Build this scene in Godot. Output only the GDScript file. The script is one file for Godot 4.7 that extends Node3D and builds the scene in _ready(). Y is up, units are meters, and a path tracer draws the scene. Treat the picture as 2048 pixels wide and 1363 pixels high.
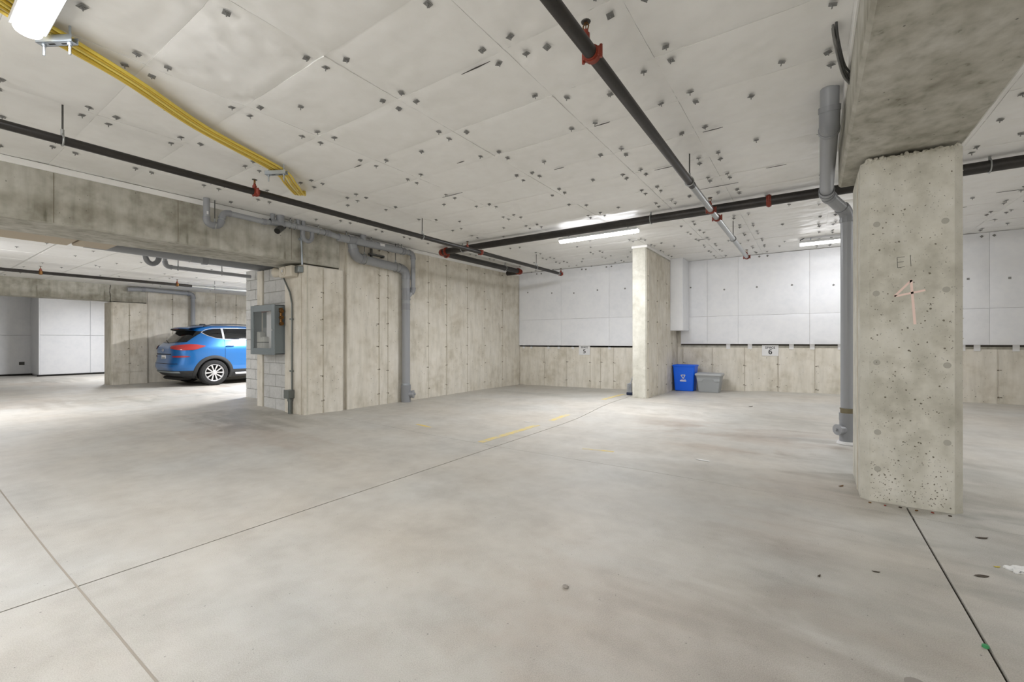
extends Node3D
# An underground parking garage: concrete walls and beams, insulated ceiling, sprinkler and drain pipes, a parked blue car.

const CEIL := 3.03
const WL := -6.55          # face of the long concrete wall on the left
const WB := -9.94          # back wall of the fifth space
const WB6 := -10.6         # back wall of the sixth space
const BAYC := 2.74         # ceiling of the bay behind the left beam
var M := {}
var rng := RandomNumberGenerator.new()
var used := {}


# ---------------------------------------------------------------- geometry
class Geo:
	var v := PackedVector3Array()
	var n := PackedVector3Array()
	var uv := PackedVector2Array()
	var xf := Transform3D()
	func tri(a: Vector3, b: Vector3, c: Vector3, na: Vector3, nb: Vector3, nc: Vector3, ua := Vector2(), ub := Vector2(), uc := Vector2()) -> void:
		if (b - a).cross(c - a).dot(na + nb + nc) > 0.0:
			var t := b; b = c; c = t
			t = nb; nb = nc; nc = t
			var q := ub; ub = uc; uc = q
		v.append(xf * a); v.append(xf * b); v.append(xf * c)
		n.append((xf.basis * na).normalized()); n.append((xf.basis * nb).normalized()); n.append((xf.basis * nc).normalized())
		uv.append(ua); uv.append(ub); uv.append(uc)
	func quad(a: Vector3, b: Vector3, c: Vector3, d: Vector3, nn: Vector3) -> void:
		tri(a, b, c, nn, nn, nn, Vector2(0, 1), Vector2(1, 1), Vector2(1, 0))
		tri(a, c, d, nn, nn, nn, Vector2(0, 1), Vector2(1, 0), Vector2(0, 0))
	func box(c: Vector3, s: Vector3, bev := 0.0) -> void:
		var h := s * 0.5
		bev = minf(bev, minf(h.x, minf(h.y, h.z)) * 0.95)
		var p := func(k: Vector3, ax: int) -> Vector3:
			var q := Vector3()
			for i in 3:
				q[i] = c[i] + k[i] * (h[i] if i == ax else h[i] - bev)
			return q
		for a in 3:
			var b := (a + 1) % 3
			var d := (a + 2) % 3
			for s1: float in [-1.0, 1.0]:
				var nn := Vector3(); nn[a] = s1
				var k := []
				for t: Array in [[-1.0, -1.0], [1.0, -1.0], [1.0, 1.0], [-1.0, 1.0]]:
					var w := Vector3(); w[a] = s1; w[b] = t[0]; w[d] = t[1]
					k.append(p.call(w, a))
				quad(k[0], k[1], k[2], k[3], nn)
				if bev > 0.0:
					for s2: float in [-1.0, 1.0]:
						var e0 := Vector3(); e0[a] = s1; e0[b] = s2; e0[d] = -1.0
						var e1 := e0; e1[d] = 1.0
						var ne := Vector3(); ne[a] = s1; ne[b] = s2
						quad(p.call(e0, a), p.call(e1, a), p.call(e1, b), p.call(e0, b), ne.normalized())
		if bev > 0.0:
			for i in 8:
				var w := Vector3(-1.0 if i & 1 else 1.0, -1.0 if i & 2 else 1.0, -1.0 if i & 4 else 1.0)
				var nn := w.normalized()
				tri(p.call(w, 0), p.call(w, 1), p.call(w, 2), nn, nn, nn)
	func span(a: Vector3, b: Vector3, bev := 0.0) -> void:
		box((a + b) * 0.5, (b - a).abs(), bev)
	# rows of points; normals from neighbours, pointing away from «inside» when given as a flip sign
	func grid(P: Array, flip := false, closed := false) -> void:
		var R := P.size()
		var C: int = P[0].size()
		var N := []
		for i in R:
			var row := PackedVector3Array()
			for j in C:
				var j0 := j - 1
				var j1 := j + 1
				if closed:
					if j0 < 0: j0 = C - 2
					if j1 > C - 1: j1 = 1
				else:
					j0 = maxi(j0, 0); j1 = mini(j1, C - 1)
				var du: Vector3 = P[i][j1] - P[i][j0]
				var dv: Vector3 = P[mini(i + 1, R - 1)][j] - P[maxi(i - 1, 0)][j]
				var nn := du.cross(dv)
				nn = nn.normalized() if nn.length_squared() > 1e-14 else Vector3.UP
				row.append(-nn if flip else nn)
			N.append(row)
		for i in R - 1:
			for j in C - 1:
				tri(P[i][j], P[i][j + 1], P[i + 1][j + 1], N[i][j], N[i][j + 1], N[i + 1][j + 1])
				tri(P[i][j], P[i + 1][j + 1], P[i + 1][j], N[i][j], N[i + 1][j + 1], N[i + 1][j])
	func tube(pts: PackedVector3Array, r: float, sides := 14, caps := true, r2 := -1.0) -> void:
		var t0 := (pts[1] - pts[0]).normalized()
		var u := t0.cross(Vector3.UP if absf(t0.y) < 0.9 else Vector3.RIGHT).normalized()
		var last := []
		var lastn := []
		for i in pts.size():
			var t := (pts[mini(i + 1, pts.size() - 1)] - pts[maxi(i - 1, 0)]).normalized()
			u = (u - t * u.dot(t)).normalized()
			var w := t.cross(u)
			var rr := r if r2 < 0.0 else lerpf(r, r2, float(i) / (pts.size() - 1))
			var ring := []
			var rn := []
			for k in sides + 1:
				var a := TAU * k / sides
				var d := u * cos(a) + w * sin(a)
				ring.append(pts[i] + d * rr); rn.append(d)
			if i > 0:
				for k in sides:
					tri(last[k], last[k + 1], ring[k + 1], lastn[k], lastn[k + 1], rn[k + 1])
					tri(last[k], ring[k + 1], ring[k], lastn[k], rn[k + 1], rn[k])
			if caps and (i == 0 or i == pts.size() - 1):
				var nn := -t if i == 0 else t
				for k in sides:
					tri(pts[i], ring[k], ring[k + 1], nn, nn, nn)
			last = ring; lastn = rn
	func rod(a: Vector3, b: Vector3, r: float, sides := 14, r2 := -1.0) -> void:
		tube(PackedVector3Array([a, b]), r, sides, true, r2)
	# profile of (radius, height) turned about y
	func lathe(prof: Array, sides := 20, smooth := false) -> void:
		for i in prof.size() - 1:
			var p: Vector2 = prof[i]
			var q: Vector2 = prof[i + 1]
			var e := q - p
			var nn := Vector2(e.y, -e.x).normalized()
			for k in sides:
				var a := TAU * k / sides
				var b := TAU * (k + 1) / sides
				var ca := Vector3(cos(a), 0, sin(a))
				var cb := Vector3(cos(b), 0, sin(b))
				var na := ca * nn.x + Vector3.UP * nn.y
				var nb := cb * nn.x + Vector3.UP * nn.y
				var A := ca * p.x + Vector3.UP * p.y
				var B := cb * p.x + Vector3.UP * p.y
				var C := cb * q.x + Vector3.UP * q.y
				var D := ca * q.x + Vector3.UP * q.y
				if p.x > 1e-6: tri(A, B, C, na, nb, nb)
				if q.x > 1e-6: tri(A, C, D, na, nb, na)
	# a convex or simple outline in local xy, thick along z from z0 to z1
	func plate(poly: PackedVector2Array, z0: float, z1: float) -> void:
		var ix := Geometry2D.triangulate_polygon(poly)
		for i in range(0, ix.size(), 3):
			for z: float in [z0, z1]:
				var nn := Vector3(0, 0, -1 if z == minf(z0, z1) else 1)
				tri(Vector3(poly[ix[i]].x, poly[ix[i]].y, z), Vector3(poly[ix[i + 1]].x, poly[ix[i + 1]].y, z), Vector3(poly[ix[i + 2]].x, poly[ix[i + 2]].y, z), nn, nn, nn)
		var cw := Geometry2D.is_polygon_clockwise(poly)
		for i in poly.size():
			var a := poly[i]
			var b := poly[(i + 1) % poly.size()]
			var e := b - a
			var nn := Vector3(e.y, -e.x, 0).normalized()
			if cw: nn = -nn
			quad(Vector3(a.x, a.y, z0), Vector3(b.x, b.y, z0), Vector3(b.x, b.y, z1), Vector3(a.x, a.y, z1), nn)
	func mesh() -> ArrayMesh:
		var m := ArrayMesh.new()
		var a := []
		a.resize(Mesh.ARRAY_MAX)
		a[Mesh.ARRAY_VERTEX] = v
		a[Mesh.ARRAY_NORMAL] = n
		a[Mesh.ARRAY_TEX_UV] = uv
		m.add_surface_from_arrays(Mesh.PRIMITIVE_TRIANGLES, a)
		return m


# ---------------------------------------------------------------- objects
func numbered(called: String) -> String:
	var k: int = used.get(called, -1) + 1
	used[called] = k
	return called if k == 0 else "%s_%03d" % [called, k]

func tag(o: Node3D, label: String, category: String, group := "", kind := "") -> Node3D:
	o.set_meta("label", label)
	o.set_meta("category", category)
	if group: o.set_meta("group", group)
	if kind: o.set_meta("kind", kind)
	return o

func thing(called: String, label: String, category: String, at := Vector3.ZERO, turn := 0.0, group := "") -> Node3D:
	var o := Node3D.new()
	o.name = numbered(called)
	add_child(o)
	o.position = at
	o.rotation.y = turn
	tag(o, label, category, group)
	return o

func put(called: String, m: Mesh, mt: Material, parent: Node = null) -> MeshInstance3D:
	var o := MeshInstance3D.new()
	o.mesh = m
	o.material_override = mt
	o.cast_shadow = GeometryInstance3D.SHADOW_CASTING_SETTING_ON
	if parent == null:
		o.name = numbered(called)
		add_child(o)
	else:
		o.name = called
		parent.add_child(o, true)
	return o

func part(called: String, g: Geo, mt: Material, parent: Node = null) -> MeshInstance3D:
	return put(called, g.mesh(), mt, parent)

func solid(called: String, label: String, g: Geo, mt: Material, category := "structure") -> MeshInstance3D:
	var o := put(called, g.mesh(), mt)
	tag(o, label, category, "", "structure")
	return o

func bx(a: Vector3, b: Vector3, bev := 0.0) -> Geo:
	var g := Geo.new()
	g.span(a, b, bev)
	return g

func stuff(o: Node3D) -> void:
	o.set_meta("kind", "stuff")


# ---------------------------------------------------------------- textures
func img_tex(im: Image) -> ImageTexture:
	return ImageTexture.create_from_image(im)

func noise(sd: int, freq: float, oct := 4, kind := FastNoiseLite.TYPE_SIMPLEX_SMOOTH) -> FastNoiseLite:
	var f := FastNoiseLite.new()
	f.seed = sd
	f.noise_type = kind
	f.frequency = freq
	f.fractal_octaves = oct
	f.fractal_gain = 0.55
	return f

func gray(sd: int, size: int, freq: float, oct: int) -> PackedByteArray:
	var im := noise(sd, freq, oct).get_seamless_image(size, size, false, false, 0.15, false)
	im.convert(Image.FORMAT_L8)
	return im.get_data()

# concrete: mottling, fine grain, pores; three colours from dark to light
func concrete_image(sd: int, size: int, dark: Color, mid: Color, light: Color, big: float, grain: float, pores: int, pore_r: float) -> Image:
	var a := gray(sd, size, 3.0 / size, 5)
	var b := gray(sd + 1, size, 14.0 / size, 4)
	var c := gray(sd + 2, size, 0.45, 1)
	var out := PackedByteArray()
	out.resize(size * size * 3)
	for i in size * size:
		var t := 0.5 + (a[i] / 255.0 - 0.5) * big + (b[i] / 255.0 - 0.5) * big * 0.6 + (c[i] / 255.0 - 0.5) * grain
		t = clampf(t, 0.0, 1.0)
		var q := dark.lerp(mid, t * 2.0) if t < 0.5 else mid.lerp(light, t * 2.0 - 1.0)
		out[i * 3] = int(q.r * 255.0)
		out[i * 3 + 1] = int(q.g * 255.0)
		out[i * 3 + 2] = int(q.b * 255.0)
	var r := RandomNumberGenerator.new()
	r.seed = sd
	for k in pores:
		var x := r.randi_range(4, size - 5)
		var y := r.randi_range(4, size - 5)
		var rad := pore_r * (0.4 + r.randf() * r.randf() * 1.6)
		var e := r.randf_range(0.6, 1.6)
		var depth := r.randf_range(0.45, 0.85)
		for dy in range(-4, 5):
			for dx in range(-4, 5):
				var d := sqrt(dx * dx * e + dy * dy / e)
				if d < rad + 0.5:
					var f := lerpf(depth, 1.0, clampf(d - rad + 0.5, 0.0, 1.0))
					var j := ((y + dy) * size + x + dx) * 3
					for q in 3:
						out[j + q] = int(out[j + q] * f)
	return Image.create_from_data(size, size, false, Image.FORMAT_RGB8, out)

func streak_image(sd: int, size: int, lo: float, hi: float, power: float) -> Image:
	var a := gray(sd, size, 8.0 / size, 4)
	var out := PackedByteArray()
	out.resize(size * size * 3)
	for i in size * size:
		var t := pow(clampf((a[i] / 255.0 - 0.2) / 0.6, 0.0, 1.0), power)
		var q := lerpf(lo, hi, t)
		out[i * 3] = int(q * 255.0)
		out[i * 3 + 1] = int(q * 254.0)
		out[i * 3 + 2] = int((q - (1.0 - q) * 0.12) * 252.0)
	return Image.create_from_data(size, size, false, Image.FORMAT_RGB8, out)

func floor_image() -> Image:                       # twelve metres square, from (-8, -12)
	var N := 1024
	var w := noise(5, 0.35, 4)
	var f := noise(6, 0.22, 5)
	var s := noise(7, 1.3, 4)
	var br := noise(8, 0.5, 3)
	# (x, z, radius x, radius z, amount, kind) kind 0 grey dirt, 1 brown scuff, 2 pale wash
	var spots := [
		[-0.6, -5.9, 1.0, 0.5, 0.16, 1], [-1.6, -6.3, 0.5, 0.25, 0.12, 1], [-0.3, -7.2, 0.7, 0.6, 0.14, 0], [-0.9, -5.2, 0.5, 0.25, 0.12, 1],
		[0.9, -5.0, 1.0, 0.8, 0.16, 0], [0.9, -3.6, 0.7, 0.8, 0.12, 0], [0.3, -2.6, 0.9, 0.9, 0.12, 0], [-0.3, -1.7, 0.9, 0.7, 0.10, 1],
		[-7.2, -3.2, 1.2, 0.5, 0.20, 0], [-5.6, -2.7, 1.4, 0.4, 0.12, 1], [-4.9, -8.2, 1.4, 0.35, 0.13, 0], [-4.5, -9.2, 1.8, 0.4, 0.10, 0],
		[-1.5, -7.3, 0.8, 0.6, 0.10, 2], [-0.9, -4.6, 0.8, 0.35, 0.06, 2], [-1.9, -8.7, 0.8, 0.6, 0.06, 2], [-0.2, -3.2, 0.4, 0.5, 0.10, 1], [0.0, -4.3, 0.5, 0.4, 0.08, 1]]
	var out := PackedByteArray()
	out.resize(N * N * 3)
	for j in N:
		var z := j * 12.0 / N - 12.0
		for i in N:
			var x := i * 12.0 / N - 8.0
			var wx := w.get_noise_2d(x, z)
			var t := 0.5 * f.get_noise_2d(x + wx * 1.6, z * 1.5 + wx) + 0.55 * s.get_noise_2d(x * 0.7 + wx, z * 2.6)
			var k := 1.0 + t * 0.052
			var warm := br.get_noise_2d(x + 31.0, z * 1.4) * 0.012
			var r := 0.787 * k + warm
			var g := 0.775 * k
			var b := 0.745 * k - warm * 1.1
			var edge := t * 1.3
			for sp in spots:
				var dx: float = (x - sp[0]) / sp[2]
				var dz: float = (z - sp[1]) / sp[3]
				var d := dx * dx + dz * dz
				if d < 2.5:
					var am: float = 0.7 * sp[4] * clampf(1.25 - sqrt(d) + edge * 1.5, 0.0, 1.0)
					if sp[5] == 0:
						r *= 1.0 - am; g *= 1.0 - am * 0.97; b *= 1.0 - am
					elif sp[5] == 1:
						r *= 1.0 - am * 0.75; g *= 1.0 - am; b *= 1.0 - am * 1.15
					else:
						r += am * 0.5; g += am * 0.5; b += am * 0.5
			var o := (j * N + i) * 3
			out[o] = int(clampf(r, 0, 1) * 255.0)
			out[o + 1] = int(clampf(g, 0, 1) * 255.0)
			out[o + 2] = int(clampf(b, 0, 1) * 255.0)
	return Image.create_from_data(N, N, false, Image.FORMAT_RGB8, out)

func mat(c: Color, rough := 0.7, metal := 0.0) -> StandardMaterial3D:
	var m := StandardMaterial3D.new()
	m.albedo_color = c
	m.roughness = rough
	m.metallic = metal
	return m

func textured(tex: Texture2D, metres: float, rough: float, detail: Texture2D = null, dscale := Vector3.ONE, relief := 0.0, tint := Color.WHITE) -> StandardMaterial3D:
	var m := mat(tint, rough)
	m.albedo_texture = tex
	m.uv1_triplanar = true
	m.uv1_world_triplanar = true
	m.uv1_triplanar_sharpness = 8.0
	m.uv1_scale = Vector3.ONE / metres
	if detail:
		m.detail_enabled = true
		m.detail_blend_mode = BaseMaterial3D.BLEND_MODE_MUL
		m.detail_albedo = detail
		m.detail_uv_layer = BaseMaterial3D.DETAIL_UV_2
		m.uv2_triplanar = true
		m.uv2_world_triplanar = true
		m.uv2_triplanar_sharpness = 8.0
		m.uv2_scale = dscale
	if relief > 0.0:
		m.heightmap_enabled = true
		m.heightmap_texture = tex
		m.heightmap_scale = relief
	return m

func materials() -> void:
	var wall := img_tex(concrete_image(11, 1024, Color(0.80, 0.772, 0.712), Color(0.895, 0.876, 0.833), Color(0.93, 0.915, 0.883), 1.1, 0.08, 500, 1.0))
	var pil := img_tex(concrete_image(23, 1024, Color(0.73, 0.72, 0.675), Color(0.835, 0.828, 0.79), Color(0.88, 0.876, 0.85), 1.1, 0.12, 2200, 1.0))
	var beam := img_tex(concrete_image(37, 1024, Color(0.62, 0.607, 0.562), Color(0.752, 0.745, 0.708), Color(0.825, 0.82, 0.795), 1.3, 0.10, 250, 1.2))
	var streak := img_tex(streak_image(51, 512, 0.905, 1.0, 0.6))
	var faint := img_tex(streak_image(63, 512, 0.90, 1.0, 0.8))
	var grit := img_tex(concrete_image(71, 1024, Color(0.86, 0.85, 0.84), Color(0.955, 0.95, 0.945), Color(1, 1, 1), 0.8, 1.1, 320, 0.7))
	M.wall = textured(wall, 3.1, 0.85, streak, Vector3(0.9, 0.16, 0.9), 0.12)
	M.pillar = textured(pil, 1.9, 0.85, faint, Vector3(0.6, 0.25, 0.6), 0.18)
	M.beam = textured(beam, 2.7, 0.85, img_tex(streak_image(57, 512, 0.74, 1.0, 0.32)), Vector3(1.0, 0.10, 0.8), 0.06)
	M.floor = textured(img_tex(floor_image()), 12.0, 0.55, grit, Vector3.ONE / 2.3)
	M.floor.uv1_offset = Vector3(8.0 / 12.0, 0, 1.0)
	M.poly = textured(img_tex(concrete_image(83, 512, Color(0.925, 0.922, 0.905), Color(0.95, 0.947, 0.935), Color(0.965, 0.965, 0.955), 1.0, 0.06, 0, 1.0)), 2.3, 0.42, null, Vector3.ONE, 0.05)
	M.sheet = textured(img_tex(concrete_image(91, 512, Color(0.90, 0.91, 0.925), Color(0.935, 0.94, 0.952), Color(0.955, 0.96, 0.965), 0.8, 0.05, 0, 1.0)), 1.7, 0.45, null, Vector3.ONE, 0.04)
	var block := img_tex(concrete_image(101, 512, Color(0.70, 0.70, 0.69), Color(0.79, 0.79, 0.78), Color(0.85, 0.85, 0.84), 0.7, 0.4, 600, 0.8))
	M.block = textured(block, 0.9, 0.92, null, Vector3.ONE, 0.1)
	M.mortar = mat(Color(0.66, 0.655, 0.64), 0.95)
	M.joint = mat(Color(0.30, 0.285, 0.26), 0.95)
	M.void = mat(Color(0.12, 0.115, 0.105), 0.95)
	M.pit = mat(Color(0.47, 0.45, 0.40), 0.95)
	M.tie = mat(Color(0.50, 0.47, 0.41), 0.9)
	M.rib = textured(wall, 2.1, 0.85, null, Vector3.ONE, 0.0, Color(0.93, 0.92, 0.90))
	M.plug = mat(Color(0.68, 0.67, 0.63), 0.85)
	M.tape = mat(Color(0.9, 0.9, 0.9), 0.5)
	M.clip = mat(Color(0.52, 0.52, 0.51), 0.5, 0.2)
	M.clip_far = M.clip
	M.pvc = mat(Color(0.61, 0.62, 0.635), 0.38)
	M.pvc_fit = mat(Color(0.56, 0.57, 0.585), 0.36)
	M.black = textured(img_tex(concrete_image(111, 256, Color(0.11, 0.095, 0.085), Color(0.145, 0.132, 0.12), Color(0.19, 0.172, 0.155), 1.2, 0.1, 0, 1.0)), 0.8, 0.42)
	M.steel = mat(Color(0.66, 0.67, 0.67), 0.35, 0.85)
	M.zinc = mat(Color(0.70, 0.73, 0.76), 0.4, 0.75)
	M.band = mat(Color(0.50, 0.47, 0.38), 0.5, 0.5)
	M.smudge = mat(Color(0.62, 0.59, 0.545), 0.9)
	M.ply = mat(Color(0.74, 0.69, 0.61), 0.8)
	M.slit = mat(Color(0.25, 0.245, 0.23), 0.9)
	M.rod = mat(Color(0.33, 0.33, 0.32), 0.5, 0.6)
	M.red = mat(Color(0.52, 0.20, 0.13), 0.45)
	M.brass = mat(Color(0.50, 0.36, 0.20), 0.4, 0.8)
	M.cable = []
	for c: Color in [Color(0.90, 0.80, 0.34), Color(0.86, 0.73, 0.25), Color(0.93, 0.85, 0.45), Color(0.82, 0.70, 0.24), Color(0.90, 0.79, 0.36)]:
		M.cable.append(mat(c, 0.45))
	M.wire = mat(Color(0.25, 0.255, 0.25), 0.4)
	M.wire2 = mat(Color(0.45, 0.45, 0.44), 0.4)
	M.enamel = mat(Color(0.90, 0.91, 0.92), 0.4)
	M.lens = mat(Color(0.95, 0.96, 0.96), 0.3)
	M.lens.emission_enabled = true
	M.lens.emission = Color(1.0, 0.99, 0.97)
	M.lens.emission_energy_multiplier = 3.6
	M.cream = mat(Color(0.83, 0.80, 0.74), 0.5)
	M.conduit = mat(Color(0.46, 0.48, 0.47), 0.4, 0.5)
	M.cabinet = mat(Color(0.50, 0.535, 0.545), 0.4)
	M.cabinet_in = mat(Color(0.66, 0.67, 0.675), 0.6)
	M.pane = mat(Color(0.92, 0.96, 0.95, 0.05), 0.05)
	M.pane.transparency = BaseMaterial3D.TRANSPARENCY_ALPHA
	M.white = mat(Color(0.90, 0.90, 0.90), 0.6)
	M.canvas = mat(Color(0.80, 0.80, 0.775), 0.9)
	M.ink = mat(Color(0.07, 0.07, 0.08), 0.6)
	M.pencil = mat(Color(0.50, 0.50, 0.47), 0.9)
	M.chalk = mat(Color(0.94, 0.84, 0.80), 0.95)
	M.yellow = textured(img_tex(concrete_image(121, 256, Color(0.78, 0.75, 0.67), Color(0.84, 0.77, 0.55), Color(0.88, 0.78, 0.42), 2.6, 0.6, 0, 1.0)), 0.9, 0.7)
	M.bin = mat(Color(0.02, 0.41, 0.96), 0.4)
	M.tote = mat(Color(0.62, 0.635, 0.64), 0.5)
	M.lid = mat(Color(0.68, 0.69, 0.695), 0.5)
	M.leaf = mat(Color(0.26, 0.22, 0.17), 0.8)
	M.leaf2 = mat(Color(0.42, 0.30, 0.16), 0.8)
	M.paper = mat(Color(0.92, 0.92, 0.91), 0.8)
	M.stone = mat(Color(0.58, 0.56, 0.53), 0.9)
	M.green = mat(Color(0.22, 0.55, 0.34), 0.5)
	M.lemon = mat(Color(0.78, 0.70, 0.2), 0.7)
	# car
	M.paint = mat(Color(0.04, 0.40, 0.68), 0.3, 0.4)
	M.paint.clearcoat_enabled = true
	M.paint.clearcoat = 1.0
	M.paint.clearcoat_roughness = 0.04
	M.clad = mat(Color(0.17, 0.175, 0.18), 0.6)
	M.rubber = mat(Color(0.13, 0.13, 0.13), 0.8)
	M.alloy = mat(Color(0.80, 0.80, 0.81), 0.3, 0.8)
	M.tint = mat(Color(0.045, 0.05, 0.052), 0.06)
	M.lamp_red = mat(Color(0.62, 0.03, 0.03), 0.12)
	M.lamp_red.clearcoat_enabled = true
	M.lamp_red.clearcoat = 1.0
	M.chrome = mat(Color(0.86, 0.87, 0.88), 0.15, 0.95)


# ---------------------------------------------------------------- ground
var levels := [
	[-6.6, -3.8, 0.04], [-6.6, -4.5, 0.025], [-6.5, -9.9, 0.02], [-5.6, -9.9, 0.034], [-4.55, -9.9, 0.046], [-3.45, -9.9, 0.066], [-2.7, -8.3, 0.1],
	[-1.67, -10.6, 0.107], [-0.5, -10.6, 0.148], [0.47, -10.6, 0.165], [2.2, -10.6, 0.146], [2.9, -10.6, 0.155], [0.3, -6.1, 0.085], [0.6, -4.3, 0.0],
	[0.3, -5.0, 0.0], [-3.0, -5.0, 0.0], [-3.0, -3.0, 0.0], [-3.0, -0.5, 0.0], [0.6, 0.0, 0.0], [-8.0, -3.9, 0.065], [-13.3, -5.2, 0.0], [-15.0, -5.2, 0.0],
	[-13.3, -7.9, 0.0], [-15.0, -7.9, 0.0], [-15.7, -3.6, 0.0], [-11.0, -2.0, 0.0], [-21.5, -3.0, 0.0], [3.0, -4.0, 0.0], [-22.0, 0.0, 0.0], [0.0, 3.0, 0.0], [-6.5, -6.0, 0.025]]

func fh(x: float, z: float) -> float:
	var s := 0.0
	var w := 0.0
	for l in levels:
		var dx: float = x - l[0]
		var dz: float = z - l[1]
		var q: float = 1.0 / pow(dx * dx + dz * dz + 0.02, 1.8)
		w += q
		s += q * l[2]
	return s / w

func on_floor(x: float, z: float, up := 0.0) -> Vector3:
	return Vector3(x, fh(x, z) + up, z)

func slab(x0: float, x1: float, z0: float, z1: float) -> Geo:
	var g := Geo.new()
	var nx := maxi(2, int((x1 - x0) / 0.4))
	var nz := maxi(2, int((z1 - z0) / 0.4))
	var P := []
	for j in nz + 1:
		var row := PackedVector3Array()
		for i in nx + 1:
			var x := lerpf(x0, x1, float(i) / nx)
			var z := lerpf(z0, z1, float(j) / nz)
			row.append(Vector3(x, fh(x, z), z))
		P.append(row)
	g.grid(P, true)
	for side in 4:
		var n := nx if side < 2 else nz
		for i in n:
			var a: Vector3
			var b: Vector3
			var nn: Vector3
			match side:
				0: a = P[0][i]; b = P[0][i + 1]; nn = Vector3(0, 0, -1)
				1: a = P[nz][i]; b = P[nz][i + 1]; nn = Vector3(0, 0, 1)
				2: a = P[i][0]; b = P[i + 1][0]; nn = Vector3(-1, 0, 0)
				_: a = P[i][nx]; b = P[i + 1][nx]; nn = Vector3(1, 0, 0)
			g.quad(a, b, b - Vector3(0, 0.03, 0), a - Vector3(0, 0.03, 0), nn)
	return g

func ribbon(pts: Array, width: float, up: float, thick: float) -> Geo:      # a thin strip that follows the floor
	var g := Geo.new()
	var L := []
	for k in pts.size() - 1:
		var a: Vector2 = pts[k]
		var b: Vector2 = pts[k + 1]
		var n := maxi(1, int(a.distance_to(b) / 0.25))
		for i in n + (1 if k == pts.size() - 2 else 0):
			L.append(a.lerp(b, float(i) / n))
	for k in L.size() - 1:
		var a: Vector2 = L[k]
		var b: Vector2 = L[k + 1]
		var s := (b - a).normalized().orthogonal() * width * 0.5
		var q := []
		for p: Vector2 in [a - s, a + s, b + s, b - s]:
			q.append(on_floor(p.x, p.y, up))
		var d := Vector3(0, thick, 0)
		g.quad(q[0] + d, q[1] + d, q[2] + d, q[3] + d, Vector3.UP)
		g.quad(q[0], q[3], q[3] + d, q[0] + d, Vector3(-s.x, 0, -s.y).normalized())
		g.quad(q[1], q[2], q[2] + d, q[1] + d, Vector3(s.x, 0, s.y).normalized())
	return g

func build_floor() -> void:
	var base := solid("floor", "pale trowelled concrete garage floor with saw-cut joints and scuffs", bx(Vector3(-24, -0.3, -12), Vector3(7.4, -0.06, 8.4)), M.joint, "floor")
	var xs := [[-24.0, -2.965], [-2.955, 0.564], [0.576, 7.4]]
	var zs := [[-12.0, -4.003], [-3.997, -0.5612], [-0.5588, 8.4]]
	for a in xs:
		for b in zs:
			part("slab", slab(a[0], a[1], b[0], b[1]), M.floor, base)
	part("joint_filler", ribbon([Vector2(-2.96, -11.0), Vector2(-2.96, 6.0)], 0.05, -0.02, 0.015), M.joint, base)
	part("joint_filler", ribbon([Vector2(-9.0, -0.56), Vector2(5.0, -0.56)], 0.05, -0.02, 0.017), M.joint, base)
	part("joint_filler", ribbon([Vector2(-9.0, -4.0), Vector2(5.0, -4.0)], 0.05, -0.02, 0.018), M.joint, base)
	part("joint_filler", ribbon([Vector2(0.57, -4.2), Vector2(0.57, 6.0)], 0.05, -0.03, 0.012), M.void, base)
	for s in [[-4.05, -5.35], [-5.75, -6.3], [-7.75, -8.85]]:
		part("painted_line", ribbon([Vector2(-3.23, s[0]), Vector2(-3.22, s[1])], 0.09, 0.0004, 0.0012), M.yellow, base)
	for s in [[Vector2(-4.62, -4.35), Vector2(-4.3, -4.33)], [Vector2(-2.1, -4.45), Vector2(-1.75, -4.5)]]:
		part("painted_line", ribbon(s, 0.05, 0.0004, 0.0010), M.yellow, base)
	part("joint_smudge", ribbon([Vector2(-9.0, -0.56), Vector2(-5.2, -0.563), Vector2(-3.4, -0.557), Vector2(-2.4, -0.561), Vector2(5.0, -0.56)], 0.008, 0.0003, 0.0006), M.smudge, base)
	part("dark_spot", spot_on_floor(0.305, -2.05, 0.035), M.stone, base)


func spot_on_floor(x: float, z: float, r: float) -> Geo:
	var g := Geo.new()
	g.xf = Transform3D(Basis(), on_floor(x, z, 0.0002))
	g.lathe([Vector2(r, 0), Vector2(r * 0.95, 0.0006), Vector2(0, 0.0008)], 16)
	return g


# ---------------------------------------------------------------- ceiling
var sx := [-6.555, -5.8, -4.78, -3.65, -2.59, -1.6, -0.84, 0.2, 1.2, 2.2, 3.2, 4.2]

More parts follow.
